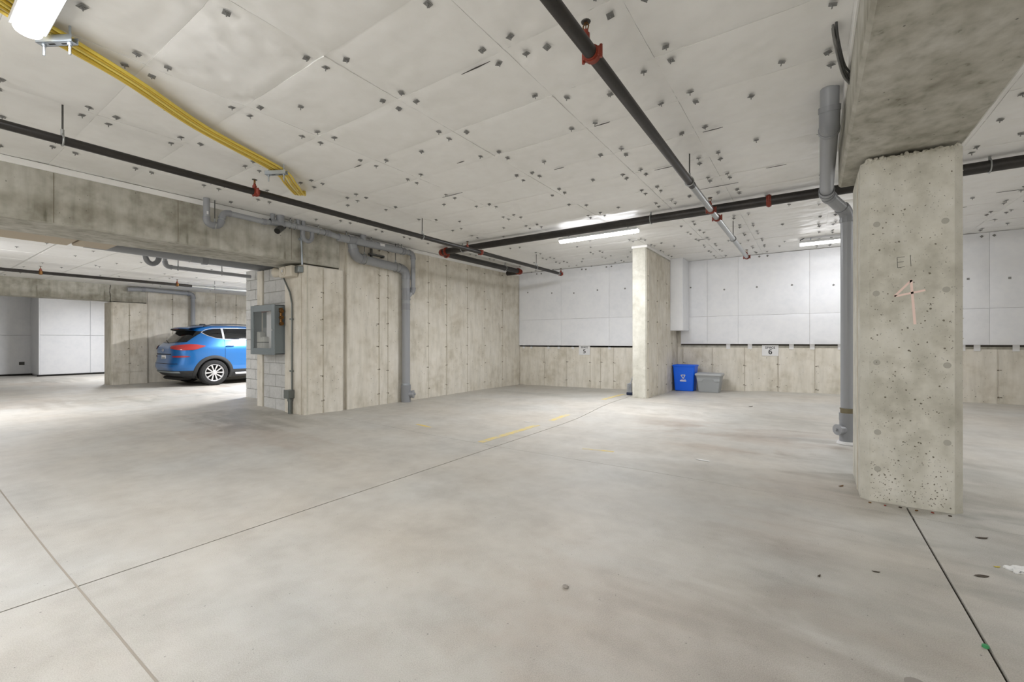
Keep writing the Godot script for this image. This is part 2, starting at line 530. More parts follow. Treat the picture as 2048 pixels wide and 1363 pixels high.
func panel_mesh(w: float, d: float, sd: int, soft: float) -> ArrayMesh:          # insulation board in film, face down, wrinkled round its clips
	var r := RandomNumberGenerator.new()
	r.seed = sd
	var f := noise(sd, 2.2, 3)
	var g := Geo.new()
	var nx := 18
	var nz := 12
	var P := []
	var ph := r.randf() * TAU
	for j in nz + 1:
		var row := PackedVector3Array()
		for i in nx + 1:
			var x := (float(i) / nx - 0.5) * w
			var z := (float(j) / nz - 0.5) * d
			var ex := w * 0.5 - absf(x)
			var ez := d * 0.5 - absf(z)
			var e := minf(ex, ez)
			var y := -0.007 * smoothstep(0.0, 0.05, e) - 0.006 * soft * f.get_noise_2d(x * 1.5, z * 3.0) * smoothstep(0.0, 0.1, e)
			for cx: float in [-1.0, 1.0]:
				for cz: float in [-1.0, 1.0]:
					var q := Vector2(x - cx * (w * 0.5 - 0.1), z - cz * (d * 0.5 - 0.07))
					var l := q.length()
					y += 0.006 * soft * exp(-l * l / 0.006)
					y += 0.0035 * soft * cos(q.angle() * 7.0 + ph) * exp(-l / 0.13) * smoothstep(0.01, 0.05, l)
			row.append(Vector3(x, y, z))
		P.append(row)
	g.grid(P)
	for i in nx:
		g.quad(P[0][i], P[0][i + 1], P[0][i + 1] + Vector3(0, 0.03, 0), P[0][i] + Vector3(0, 0.03, 0), Vector3(0, 0, -1))
		g.quad(P[nz][i], P[nz][i + 1], P[nz][i + 1] + Vector3(0, 0.03, 0), P[nz][i] + Vector3(0, 0.03, 0), Vector3(0, 0, 1))
	for j in nz:
		g.quad(P[j][0], P[j + 1][0], P[j + 1][0] + Vector3(0, 0.03, 0), P[j][0] + Vector3(0, 0.03, 0), Vector3(-1, 0, 0))
		g.quad(P[j][nx], P[j + 1][nx], P[j + 1][nx] + Vector3(0, 0.03, 0), P[j][nx] + Vector3(0, 0.03, 0), Vector3(1, 0, 0))
	return g.mesh()

func clip_mesh() -> ArrayMesh:
	var g := Geo.new()
	g.box(Vector3(0, 0, 0), Vector3(0.04, 0.004, 0.04), 0.0015)
	g.rod(Vector3(0, 0.0, 0), Vector3(0, -0.022, 0), 0.0035, 6)
	g.box(Vector3(0, -0.003, 0), Vector3(0.02, 0.004, 0.02))
	return g.mesh()

func build_ceiling() -> void:
	var g := Geo.new()
	g.span(Vector3(WL - 0.9, 3.05, -12), Vector3(7.4, 3.35, 8.4))
	g.span(Vector3(-24, BAYC + 0.02, -12), Vector3(WL - 0.9, 3.35, 8.4))
	var c := solid("ceiling", "white film-faced insulation boards pinned under the garage slab", g, M.poly, "ceiling")
	var seen := {}
	var eye := Vector3(0, 1.2, 0)
	for k in range(-3, 17):
		var z1 := -0.405 - 0.615 * k
		var z0 := z1 - 0.615
		for i in sx.size() - 1:
			var w: float = sx[i + 1] - sx[i] - 0.001
			var sd := (k * 7 + i * 13 + 100) % 4
			var soft := 1.0
			if i == 3 and k <= 1: soft = 1.9
			elif i >= 5: soft = 1.7
			var key := "%.2f_%d_%.1f" % [w, sd, soft]
			if not seen.has(key):
				seen[key] = panel_mesh(w, 0.614, 400 + sd + i * 10, soft)
			var o := put("insulation_board", seen[key], M.poly, c)
			var jit := sin(k * 12.7 + i * 5.3) * 0.003
			o.position = Vector3((sx[i] + sx[i + 1]) * 0.5, CEIL + 0.006 + jit, (z0 + z1) * 0.5)
			o.rotation.z = sin(k * 3.1 + i * 7.7) * 0.0035
			o.rotation.x = cos(k * 5.1 + i * 2.7) * 0.006
	# clips at the board corners
	var cm := clip_mesh()
	var spots := []
	rng.seed = 77
	for k in range(-1, 17):
		var z := -0.405 - 0.615 * k
		for i in sx.size():
			for q in 4:
				var p := Vector3(sx[i] + (-0.1 if q & 1 else 0.1) + rng.randf_range(-0.015, 0.015), CEIL - 0.004, z + (-0.08 if q & 2 else 0.075) + rng.randf_range(-0.02, 0.02))
				if rng.randf() < 0.16 or p.x < -6.4 or p.z < -10.4 or p.z > 0.1 or p.x > 4.1: continue
				if p.x > 0.15 and p.x < 0.95 and p.z > -5.0: continue
				spots.append(p)
			if rng.randf() < 0.45 and i < sx.size() - 1:
				var p := Vector3(lerpf(sx[i], sx[i + 1], rng.randf_range(0.3, 0.7)), CEIL - 0.012, z - rng.randf_range(0.1, 0.5))
				if p.x > -6.3 and p.z > -10.3 and p.z < -0.5 and not (p.x > 0.1 and p.x < 1.0 and p.z > -5.0): spots.append(p)
	spots.sort_custom(func(a: Vector3, b: Vector3) -> bool: return a.distance_to(eye) < b.distance_to(eye))
	var far := []
	for i in spots.size():
		var b := Basis.from_euler(Vector3(rng.randf_range(-0.25, 0.25), rng.randf_range(-0.5, 0.5), rng.randf_range(-0.25, 0.25)))
		if i < 290:
			var o := put("fastener", cm, M.clip, c)
			o.transform = Transform3D(b, spots[i])
		else:
			far.append(Transform3D(b, spots[i]))
	multi("far_fasteners", cm, M.clip, far, c)
	# split seams in the film: dark slits where two boards part
	var slits := [[-1.85, -2.27, 0.25], [-2.95, -3.38, 0.1], [-3.7, -4.08, 0.34], [-1.45, -3.46, 0.14], [-2.2, -4.09, 0.12], [-1.25, -4.71, 0.26], [-0.7, -4.09, 0.16], [-0.3, -5.32, 0.18], [0.1, -4.71, 0.12], [-3.9, -2.85, 0.12], [-0.9, -5.62, 0.42], [1.6, -8.4, 0.3], [2.0, -7.8, 0.24], [1.2, -9.0, 0.2], [-2.6, -7.78, 0.3], [-1.6, -8.4, 0.2]]
	for s in slits:
		var q := Geo.new()
		q.plate(PackedVector2Array([Vector2(-s[2] * 0.5, 0), Vector2(0, 0.005), Vector2(s[2] * 0.5, 0.002), Vector2(0.02, -0.004)]), 0, 0.004)
		var o := part("open_seam", q, M.slit, c)
		o.position = Vector3(s[0], CEIL - 0.005, s[1])
		o.rotation = Vector3(PI / 2, 0, 0)
	# the bay beyond the left beam: small in the picture, boards joined into one
	var b := Geo.new()
	for k in 20:
		for i in 9:
			var x := -8.05 - i * 1.04
			var z := 4.0 - k * 0.75
			b.box(Vector3(x - 0.52, BAYC + 0.005, z), Vector3(1.034, 0.03, 0.744), 0.012)
	var o2 := part("bay_boards", b, M.poly, c)
	stuff(o2)
	far = []
	for i in 150:
		far.append(Transform3D(Basis(), Vector3(rng.randf_range(-15.5, -8.2), BAYC - 0.012, rng.randf_range(-10.5, 2.0))))
	multi("bay_fasteners", cm, M.clip, far, c)

func multi(called: String, m: Mesh, mt: Material, places: Array, parent: Node) -> void:
	var mm := MultiMesh.new()
	mm.transform_format = MultiMesh.TRANSFORM_3D
	mm.mesh = m
	mm.instance_count = places.size()
	for i in places.size():
		mm.set_instance_transform(i, places[i])
	var o := MultiMeshInstance3D.new()
	o.multimesh = mm
	o.material_override = mt
	o.name = called
	parent.add_child(o, true)
	stuff(o)


# ---------------------------------------------------------------- walls
# form panels on a face. axis 0: face looks along x at x = at, runs along z; axis 2: face looks along z at z = at, runs along x
func form_face(parent: Node, axis: int, at: float, out: float, cuts: Array, y0: float, y1: float, ties := true, mt: Material = null) -> void:
	if mt == null: mt = M.wall
	for i in cuts.size() - 1:
		var a: float = cuts[i]
		var b: float = cuts[i + 1]
		var lo := minf(a, b) + 0.0015
		var hi := maxf(a, b) - 0.0015
		var t := 0.010 + 0.0015 * sin(i * 7.3 + at * 3.0)
		var p0 := Vector3(at, y0, lo) if axis == 0 else Vector3(lo, y0, at)
		var p1 := Vector3(at + out * t, y1, hi) if axis == 0 else Vector3(hi, y1, at + out * t)
		part("form_panel", bx(p0, p1, 0.004), mt, parent)
	# the lip of set grout in each joint, and the tie holes
	var rib := Geo.new()
	var g := Geo.new()
	for i in range(1, cuts.size() - 1):
		var c: float = cuts[i]
		for k in 2:
			var s := -1.0 if k == 0 else 1.0
			var a := c + s * 0.008
			var p0 := Vector3(at, y0 + 0.02, a - 0.004) if axis == 0 else Vector3(a - 0.004, y0 + 0.02, at)
			var p1 := Vector3(at + out * 0.016, y1 - 0.03, a + 0.004) if axis == 0 else Vector3(a + 0.004, y1 - 0.03, at + out * 0.016)
			if (i + k) % 3 > 0: rib.span(p0, p1, 0.002)
		var y := y0 + 0.24
		while ties and y < y1 - 0.08:
			var u := c + rng.randf_range(-0.02, 0.02)
			var yy := y + rng.randf_range(-0.03, 0.03)
			for k in 2:
				var p := Vector3(at + out * 0.014, yy, u) if axis == 0 else Vector3(u, yy, at + out * 0.014)
				var sz := Vector3(0.012, 0.022, 0.022) if axis == 0 else Vector3(0.022, 0.022, 0.012)
				if k == 1:
					p += Vector3(0, rng.randf_range(-0.012, 0.012), 0) + (Vector3(0, 0, 0.03) if axis == 0 else Vector3(0.03, 0, 0))
					sz = Vector3(0.01, 0.010, 0.03) if axis == 0 else Vector3(0.03, 0.010, 0.01)
				g.box(p, sz, 0.004)
			y += 0.44
	if rib.v.size(): stuff(part("grout_lips", rib, M.rib, parent))
	if g.v.size(): stuff(part("tie_holes", g, M.tie, parent))

func pits(parent: Node, axis: int, at: float, out: float, a0: float, a1: float, y0: float, y1: float, count: int, rmax: float) -> void:
	var g := Geo.new()
	for i in count:
		var a := rng.randf_range(a0, a1)
		var y := y0 + (y1 - y0) * pow(rng.randf(), 1.25)
		var r := 0.002 + rmax * pow(rng.randf(), 3.0)
		var e := rng.randf_range(0.5, 1.0)
		var t := rng.randf() * TAU
		var poly := PackedVector2Array()
		for k in 7:
			var q := TAU * k / 7.0
			poly.append(Vector2(cos(q), sin(q) * e).rotated(t) * r * rng.randf_range(0.75, 1.2))
		g.xf = Transform3D(Basis(), Vector3(a, y, at)) if axis == 2 else Transform3D(Basis(Vector3.UP, PI / 2), Vector3(at, y, a))
		g.plate(poly, out * 0.0002, out * 0.0009)
	stuff(part("air_holes", g, M.pit, parent))

func sheet_panel(w: float, h: float, sd: int) -> ArrayMesh:      # film-faced wall board looking along +z, its corner low left at the origin
	var f := noise(sd, 1.6, 3)
	var g := Geo.new()
	var P := []
	for j in 13:
		var row := PackedVector3Array()
		for i in 13:
			var x := w * i / 12.0
			var y := h * j / 12.0
			var e := minf(minf(x, w - x), minf(y, h - y))
			row.append(Vector3(x, y, 0.045 + 0.010 * smoothstep(0.0, 0.05, e) + 0.004 * f.get_noise_2d(x * 2.0, y * 1.2)))
		P.append(row)
	g.grid(P)
	for i in 12:
		g.quad(P[0][i], P[0][i + 1], P[0][i + 1] * Vector3(1, 1, 0), P[0][i] * Vector3(1, 1, 0), Vector3(0, -1, 0))
		g.quad(P[12][i], P[12][i + 1], P[12][i + 1] * Vector3(1, 1, 0), P[12][i] * Vector3(1, 1, 0), Vector3(0, 1, 0))
		g.quad(P[i][0], P[i + 1][0], P[i + 1][0] * Vector3(1, 1, 0), P[i][0] * Vector3(1, 1, 0), Vector3(-1, 0, 0))
		g.quad(P[i][12], P[i + 1][12], P[i + 1][12] * Vector3(1, 1, 0), P[i][12] * Vector3(1, 1, 0), Vector3(1, 0, 0))
	return g.mesh()

func boards(parent: Node, z: float, cuts: Array, ys: Array, clips: Array) -> void:
	for j in ys.size() - 1:
		for i in cuts.size() - 1:
			var o := put("insulation_board", sheet_panel(cuts[i + 1] - cuts[i] - 0.003, ys[j + 1] - ys[j] - 0.003, 500 + i * 3 + j), M.sheet, parent)
			o.position = Vector3(cuts[i], ys[j], z)
	var cm := clip_mesh()
	for p in clips:
		var o := put("fastener", cm, M.clip, parent)
		o.transform = Transform3D(Basis(Vector3.RIGHT, PI / 2) * Basis(Vector3.UP, PI / 4 * (int(p[0] * 10) % 2)), Vector3(p[0], p[1], z + 0.057))
		o.scale = Vector3(0.85, 0.4, 0.85)

func build_walls() -> void:
	rng.seed = 3
	# long wall on the left, its end blocked up
	var g := Geo.new()
	g.span(Vector3(-8.1, -0.06, -12), Vector3(WL - 0.012, 3.06, -4.57))
	g.span(Vector3(-8.1, -0.06, -4.58), Vector3(WL - 0.06, 3.06, -4.45))
	g.span(Vector3(-7.1, -0.06, -4.5), Vector3(WL - 0.012, 2.40, -3.8))
	var w := solid("wall_left", "board-marked concrete wall with tie holes behind the grey downpipes", g, M.wall, "wall")
	form_face(w, 0, WL - 0.012, 1.0, [-4.572, -5.24, -5.44, -6.5, -7.04, -7.74, -8.4, -9.13, -9.93], -0.02, 3.0)
	form_face(w, 0, WL + 0.0, 1.0, [-3.86, -4.12, -4.48], -0.02, 2.385)
	form_face(w, 2, -3.8, 1.0, [-7.1, -6.62], -0.02, 2.40, false)
	part("chamfer", chamfer_post(), M.pillar, w)
	pits(w, 0, WL + 0.012, 1.0, -4.4, -3.9, 0.1, 2.3, 60, 0.008)
	pits(w, 0, WL + 0.002, 1.0, -9.8, -4.7, 0.1, 2.7, 260, 0.008)
	part("form_panel", bx(Vector3(-8.04, -0.02, -4.2), Vector3(-7.86, 2.42, -3.8), 0.006), M.wall, w)
	part("ceiling_strip", bx(Vector3(WL - 0.01, 2.965, -9.9), Vector3(WL + 0.02, 3.03, -4.6), 0.004), M.poly, w)
	# the block infill, course by course
	part("mortar", bx(Vector3(-7.86, -0.02, -4.1), Vector3(-7.1, 2.43, -3.835)), M.mortar, w)
	for c in 12:
		var y := 0.03 + c * 0.2
		var x := -7.86 - (0.2 if c % 2 else 0.0)
		while x < -7.1:
			var a := maxf(x, -7.86) + 0.005
			var b := minf(x + 0.4, -7.1) - 0.005
			if b - a > 0.03:
				var dy := 0.0 if (c * 3 + int(x * 10)) % 5 else 0.005
				part("block", bx(Vector3(a, y + 0.005, -3.95), Vector3(b, y + 0.195, -3.825 + dy), 0.004), M.block, w)
			x += 0.4
	part("mortar", bx(Vector3(-9.6, -0.02, -4.6), Vector3(-8.04, 2.6, -4.335)), M.mortar, w)
	for c in 13:
		for k in 4:
			var a := -9.6 + k * 0.4 - (0.2 if c % 2 else 0.0)
			part("block", bx(Vector3(maxf(a, -9.6) + 0.005, 0.03 + c * 0.2 + 0.005, -4.5), Vector3(minf(a + 0.4, -8.04) - 0.005, 0.03 + c * 0.2 + 0.195, -4.32), 0.004), M.block, w)
	# back wall of space five
	g = bx(Vector3(WL - 0.01, -0.06, -11.0), Vector3(-2.72, 3.06, WB - 0.012))
	w = solid("wall_back", "low concrete back wall of space five under white insulation boards", g, M.wall, "wall")
	form_face(w, 2, WB - 0.012, 1.0, [-6.54, -5.774, -5.129, -4.484, -4.209, -3.88, -2.86], -0.02, 1.05)
	pits(w, 2, WB + 0.002, 1.0, -6.4, -2.9, 0.1, 1.0, 110, 0.007)
	boards(w, WB, [-6.54, -5.26, -3.97, -2.87], [1.085, 1.76, 3.025], [[-6.258, 2.496], [-5.524, 2.437], [-4.895, 2.398], [-4.265, 2.432], [-3.578, 2.422], [-5.976, 2.97], [-5.838, 2.965], [-4.676, 2.97], [-4.568, 2.96], [-4.035, 2.97], [-3.909, 2.97]])
	part("gap", bx(Vector3(-6.54, 1.05, WB - 0.005), Vector3(-2.87, 1.083, WB + 0.006)), M.void, w)
	for x in [-6.42, -6.18, -5.65, -5.35, -4.95, -3.98]:
		part("tape_tab", bx(Vector3(x - 0.035, 1.0, WB + 0.003), Vector3(x + 0.035, 1.09, WB + 0.006)), M.tape, w)
	# return wall with the pillar nose, between the spaces
	g = bx(Vector3(-2.86, -0.06, -11.0), Vector3(-2.592, 3.06, -8.312), 0.01)
	w = solid("wall_stub", "concrete stub wall standing between spaces five and six", g, M.pillar, "wall")
	form_face(w, 0, -2.592, 1.0, [-8.33, -8.40, -9.012, -9.683, -10.136, -10.59], 0.0, 2.96)
	form_face(w, 2, -8.312, 1.0, [-2.858, -2.60], 0.0, 2.99, false, M.pillar)
	part("ceiling_strip", bx(Vector3(-2.87, 2.985, -9.98), Vector3(-2.565, 3.03, -8.28), 0.004), M.poly, w)
	part("crumbled_foot", rubble(), M.pillar, w)
	# boxed corner and back wall of space six
	part("boxed_corner", bx(Vector3(-2.585, 1.43, -10.6), Vector3(-2.31, 3.03, -9.98), 0.012), M.sheet, w)
	g = bx(Vector3(-2.6, -0.06, -11.4), Vector3(7.4, 3.06, WB6 - 0.012))
	w = solid("wall_back_001", "low concrete back wall of space six under white insulation boards", g, M.wall, "wall")
	form_face(w, 2, WB6 - 0.012, 1.0, [-2.58, -2.451, -1.819, -1.183, -0.565, 0.066, 0.7, 1.33, 1.95, 2.571, 3.2, 4.0, 5.0, 7.0], 0.02, 1.06)
	pits(w, 2, WB6 + 0.002, 1.0, -2.4, 3.6, 0.2, 1.0, 240, 0.008)
	boards(w, WB6, [-2.49, -1.92, -1.30, -0.02, 1.25, 2.47, 3.7, 4.9, 6.1, 7.3], [1.135, 1.75, 3.025], [[-2.271, 2.421], [-1.572, 2.329], [-0.945, 2.341], [-0.32, 2.338], [0.362, 2.289], [2.374, 2.96], [2.52, 2.96], [2.212, 2.258], [2.696, 2.236], [-0.9, 2.98], [-0.75, 2.98]])
	part("gap", bx(Vector3(-2.49, 1.10, WB6 - 0.005), Vector3(7.0, 1.134, WB6 + 0.004)), M.joint, w)
	part("ledge", bx(Vector3(-2.5, 1.06, WB6 - 0.01), Vector3(7.0, 1.10, WB6 - 0.001)), M.beam, w)
	for x in [-1.5, -1.08, -0.33, 0.02, 0.47, 2.15, 2.33, 2.78]:
		part("tape_tab", bx(Vector3(x - 0.04, 1.03, WB6 + 0.003), Vector3(x + 0.04, 1.14, WB6 + 0.007)), M.tape, w)
	# the far bay on the left
	g = Geo.new()
	g.span(Vector3(-16.5, -0.06, -12), Vector3(-15.80, 2.8, -4.42))
	g.span(Vector3(-16.3, -0.06, -4.42), Vector3(-15.712, 2.27, -3.64))
	w = solid("wall_far_left", "stained concrete wall and pilaster beside the blue car", g, M.wall, "wall")
	form_face(w, 0, -15.80, 1.0, [-4.45, -5.05, -5.62, -6.2, -6.8, -7.4, -8.0, -8.6, -9.4, -10.5], -0.02, 2.74)
	form_face(w, 0, -15.712, 1.0, [-3.66, -4.02, -4.40], 0.34, 2.265)
	form_face(w, 0, -15.712, 1.0, [-3.66, -4.02, -4.40], -0.03, 0.325, false)
	form_face(w, 2, -3.64, 1.0, [-16.3, -15.73], -0.02, 2.265, false)
	pits(w, 0, -15.698, 1.0, -4.35, -3.7, 0.3, 2.2, 50, 0.011)
	# white lined walls beyond the pilaster
	g = Geo.new()
	g.span(Vector3(-24, -0.06, -3.16), Vector3(-22.82, 2.8, 8.4))
	g.span(Vector3(-24, -0.06, -12), Vector3(-21.52, 2.8, -3.16))
	w = solid("wall_end", "white lined end wall with a jog beyond the far pilaster", g, M.sheet, "wall")
	for k in 5:
		for j in 2:
			part("insulation_board", bx(Vector3(-22.83, 0.05 + j * 1.35, -3.14 + k * 1.25), Vector3(-22.78, 0.05 + j * 1.35 + 1.345, -1.895 + k * 1.25), 0.01), M.sheet, w)
			part("insulation_board", bx(Vector3(-21.53, 0.05 + j * 1.35, -4.4 - k * 1.25), Vector3(-21.48, 0.05 + j * 1.35 + 1.345, -3.155 - k * 1.25), 0.01), M.sheet, w)
	part("insulation_board", bx(Vector3(-22.78, 0.05, -3.16), Vector3(-21.48, 2.745, -3.12), 0.01), M.sheet, w)
	part("vent", bx(Vector3(-22.79, 0.36, -2.97), Vector3(-22.765, 0.47, -2.84), 0.005), M.rod, w)
	part("gap", bx(Vector3(-22.80, -0.02, -3.15), Vector3(-22.74, 0.045, 3.0)), M.void, w)
	part("gap", bx(Vector3(-21.6, -0.02, -9.0), Vector3(-21.45, 0.045, -3.1)), M.void, w)
	# walls out of the picture that close the room
	solid("wall_right", "plain concrete side wall of the garage", bx(Vector3(7.0, -0.06, -12), Vector3(7.4, 3.06, 8.4)), M.wall, "wall")
	solid("wall_front", "plain concrete wall of the garage facing the back wall", bx(Vector3(-24, -0.06, 8.0), Vector3(7.4, 3.06, 8.4)), M.wall, "wall")
	solid("wall_back_002", "plain concrete back wall of the car bay", bx(Vector3(-24, -0.06, -12), Vector3(-8.1, 3.06, -11.4)), M.wall, "wall")

func chamfer_post() -> Geo:
	var g := Geo.new()
	var a := Vector3(-6.64, -0.02, -3.788)
	var b := Vector3(WL + 0.010, -0.02, -3.868)
	var t := Vector3(0, 2.41, 0)
	g.quad(a, b, b + t, a + t, Vector3(1, 0, 1).normalized())
	g.quad(a, b, Vector3(-6.64, -0.02, -3.868), a, Vector3.UP)
	g.quad(a + t, b + t, Vector3(-6.64, 2.39, -3.868), a + t, Vector3.UP)
	return g

func rubble() -> Geo:
	var g := Geo.new()
	var r := RandomNumberGenerator.new()
	r.seed = 9
	for i in 70:
		var x := r.randf_range(-2.9, -2.56)
		var z := -8.29 + r.randf_range(0.0, 0.03)
		if i % 3 == 0:
			x = -2.575 + r.randf_range(0.0, 0.02)
			z = r.randf_range(-9.2, -8.3)
		var s := r.randf_range(0.004, 0.015)
		g.xf = Transform3D(Basis.from_euler(Vector3(r.randf(), r.randf() * 6.0, r.randf())), on_floor(x, z, s * 0.3 + r.randf() * 0.03))
		g.box(Vector3.ZERO, Vector3(s, s * 0.7, s), s * 0.2)
	return g


# ---------------------------------------------------------------- pillar and beams
func build_pillar() -> void:
	rng.seed = 19
	var t := thing("concrete_pillar", "large square concrete pillar chalked with a pink 4 beside the grey downpipe", "pillar", Vector3.ZERO)
	var x0 := 0.312
	var x1 := 0.872
	var z0 := -4.985
	var z1 := -4.23
	var c := 0.05
	# outline with two chamfered front edges, the top broken and the foot ragged
	var prof := [Vector2(x0, z0), Vector2(x0, -4.62), Vector2(x0, z1 - c), Vector2(x0 + c, z1)]
	for i in range(1, 12):
		prof.append(Vector2(lerpf(x0 + c, x1 - c, i / 12.0), z1))
	prof.append_array([Vector2(x1 - c, z1), Vector2(x1, z1 - c), Vector2(x1, -4.62), Vector2(x1, z0)])
	var f := noise(4, 9.0, 3)
	var g := Geo.new()
	var n := prof.size()
	var cx := (x0 + x1) * 0.5
	var cz := (z0 + z1) * 0.5
	for i in n:
		var a: Vector2 = prof[i]
		var b: Vector2 = prof[(i + 1) % n]
		var e := b - a
		var nn := Vector3(-e.y, 0, e.x).normalized()
		if nn.dot(Vector3((a.x + b.x) * 0.5 - cx, 0, (a.y + b.y) * 0.5 - cz)) < 0.0: nn = -nn
		var ya := 2.552 + 0.02 * f.get_noise_2d(a.x * 1.3, a.y * 1.3)
		var yb := 2.552 + 0.02 * f.get_noise_2d(b.x * 1.3, b.y * 1.3)
		var A0 := Vector3(a.x, -0.05, a.y)
		var B0 := Vector3(b.x, -0.05, b.y)
		g.quad(A0, B0, Vector3(b.x, yb, b.y), Vector3(a.x, ya, a.y), nn)
		var ia := Vector3(lerpf(a.x, cx, 0.4), ya + 0.005, lerpf(a.y, cz, 0.4))
		var ib := Vector3(lerpf(b.x, cx, 0.4), yb + 0.005, lerpf(b.y, cz, 0.4))
		g.quad(Vector3(a.x, ya, a.y), Vector3(b.x, yb, b.y), ib, ia, (nn + Vector3.UP).normalized())
	part("shaft", g, M.pillar, t)
	part("bearing_gap", bx(Vector3(x0 + 0.10, 2.5, z0 + 0.08), Vector3(x1 - 0.10, 2.588, z1 - 0.13)), M.void, t)
	# broken grout along the top edge
	g = Geo.new()
	for i in 90:
		var s := rng.randf_range(0.01, 0.035)
		g.xf = Transform3D(Basis.from_euler(Vector3(rng.randf() * 3.0, rng.randf() * 6.0, rng.randf() * 3.0)), Vector3(rng.randf_range(x0 + 0.03, x1 - 0.03), 2.548 + rng.randf_range(-0.008, 0.012), z1 - rng.randf_range(0.0, 0.03)))
		g.box(Vector3.ZERO, Vector3(s, s * 0.6, s), s * 0.2)
	part("broken_edge", g, M.pillar, t)
	g = Geo.new()
	for i in 60:
		var s := rng.randf_range(0.005, 0.013)
		var y := rng.randf_range(0.0, 2.5)
		g.xf = Transform3D(Basis.from_euler(Vector3(rng.randf() * 3.0, rng.randf() * 6.0, rng.randf() * 3.0)), Vector3(x1 - rng.randf_range(0.0, 0.006), y, z1 - c - rng.randf_range(0.0, 0.008)))
		g.box(Vector3.ZERO, Vector3(s * 0.6, s * 1.4, s * 0.6), s * 0.2)
	part("broken_edge", g, M.pillar, t)
	for x in [-1.0, 1.0]:
		var o := part("grout_lip", bx(Vector3(x0 - 0.006, 0.0, -4.5 + x * 0.01), Vector3(x0 + 0.003, 2.52, -4.492 + x * 0.01), 0.002), M.rib, t)
		o.position.z = 0.0
	pits(t, 2, z1, 1.0, x0 + 0.06, x1 - 0.06, 0.03, 2.5, 330, 0.0055)
	pits(t, 2, z1, 1.0, x0 + 0.06, x1 - 0.06, 0.03, 0.34, 110, 0.0045)
	for p in [[0.405, 2.07], [0.775, 2.04], [0.402, 1.555], [0.78, 1.56], [0.405, 1.04], [0.785, 1.03], [0.41, 0.52], [0.785, 0.49], [0.41, 0.245]]:
		g = Geo.new()
		g.xf = Transform3D(Basis(Vector3.RIGHT, PI / 2), Vector3(p[0], p[1], z1))
		g.lathe([Vector2(0.021, 0), Vector2(0.02, 0.0012), Vector2(0.016, 0.0006), Vector2(0, 0.0006)], 14)
		part("tie_plug", g, M.plug, t)
	# chalk and pencil marks
	var q := func(pts: Array, w: float, called: String, mt: Material) -> void:
		var s := Geo.new()
		for i in pts.size() - 1:
			var a: Vector2 = pts[i]
			var b: Vector2 = pts[i + 1]
			var o: Vector2 = (b - a).normalized().orthogonal() * w * 0.5
			s.plate(PackedVector2Array([a - o, b - o, b + o, a + o]), z1, z1 + 0.001)
		part(called, s, mt, t)
	q.call([Vector2(0.600, 1.640), Vector2(0.505, 1.527), Vector2(0.672, 1.562)], 0.014, "chalk_number", M.chalk)
	q.call([Vector2(0.596, 1.640), Vector2(0.617, 1.32)], 0.015, "chalk_number", M.chalk)
	q.call([Vector2(0.520, 1.81), Vector2(0.523, 1.735), Vector2(0.562, 1.74)], 0.004, "pencil_mark", M.pencil)
	q.call([Vector2(0.520, 1.81), Vector2(0.562, 1.812)], 0.004, "pencil_mark", M.pencil)
	q.call([Vector2(0.522, 1.775), Vector2(0.557, 1.777)], 0.004, "pencil_mark", M.pencil)
	q.call([Vector2(0.592, 1.822), Vector2(0.596, 1.74)], 0.004, "pencil_mark", M.pencil)
	# beam on the pillar
	var b := thing("concrete_beam", "deep concrete beam overhead resting on the chalked pillar", "beam")
	part("beam_body", bx(Vector3(0.205, 2.585, -4.955), Vector3(0.892, 3.05, 8.1), 0.018), M.beam, b)
	part("film_skirt", bx(Vector3(0.192, 2.93, -4.97), Vector3(0.207, 3.04, 7.9), 0.003), M.poly, b)
	# beam over the opening on the left
	b = thing("concrete_beam", "long stained concrete beam over the opening to the blue car", "beam")
	part("beam_body", bx(Vector3(-7.36, 2.425, -4.43), Vector3(WL, 3.05, 8.1), 0.015), M.beam, b)
	part("film_skirt", bx(Vector3(WL - 0.002, 2.965, -4.1), Vector3(WL + 0.016, 3.03, 7.9), 0.004), M.poly, b)
	part("plywood_bulkhead", bx(Vector3(-7.98, 2.44, -1.42), Vector3(-7.36, 2.76, 7.9), 0.012), M.ply, b)
	part("plywood_bulkhead", bx(Vector3(-7.96, 2.445, -1.80), Vector3(-7.36, 2.76, -1.45), 0.012), M.ply, b)
	for z in [-1.06, -3.6, -2.15]:
		part("form_joint", bx(Vector3(WL - 0.001, 2.44, z - 0.003), Vector3(WL + 0.0015, 2.96, z + 0.003)), M.tie, b)
	b = thing("concrete_beam", "far concrete beam above the white wall left of the car", "beam")
	part("beam_body", bx(Vector3(-16.1, 2.285, -4.40), Vector3(-15.70, 2.78, 8.1), 0.012), M.beam, b)
	part("bearing_gap", bx(Vector3(-16.0, 2.262, -4.39), Vector3(-15.73, 2.29, -3.7)), M.void, b)
	part("crack", crack(), M.void, b)

func crack() -> Geo:
	var g := Geo.new()
	var z := -3.62
	var y := 2.77
	while y > 2.3:
		var z2 := z + 0.03 * sin(y * 17.0) * 0.3
		g.xf = Transform3D()
		g.span(Vector3(-15.701, y - 0.06, minf(z, z2) - 0.003), Vector3(-15.697, y, maxf(z, z2) + 0.003))
		z = z2
		y -= 0.055
	return g


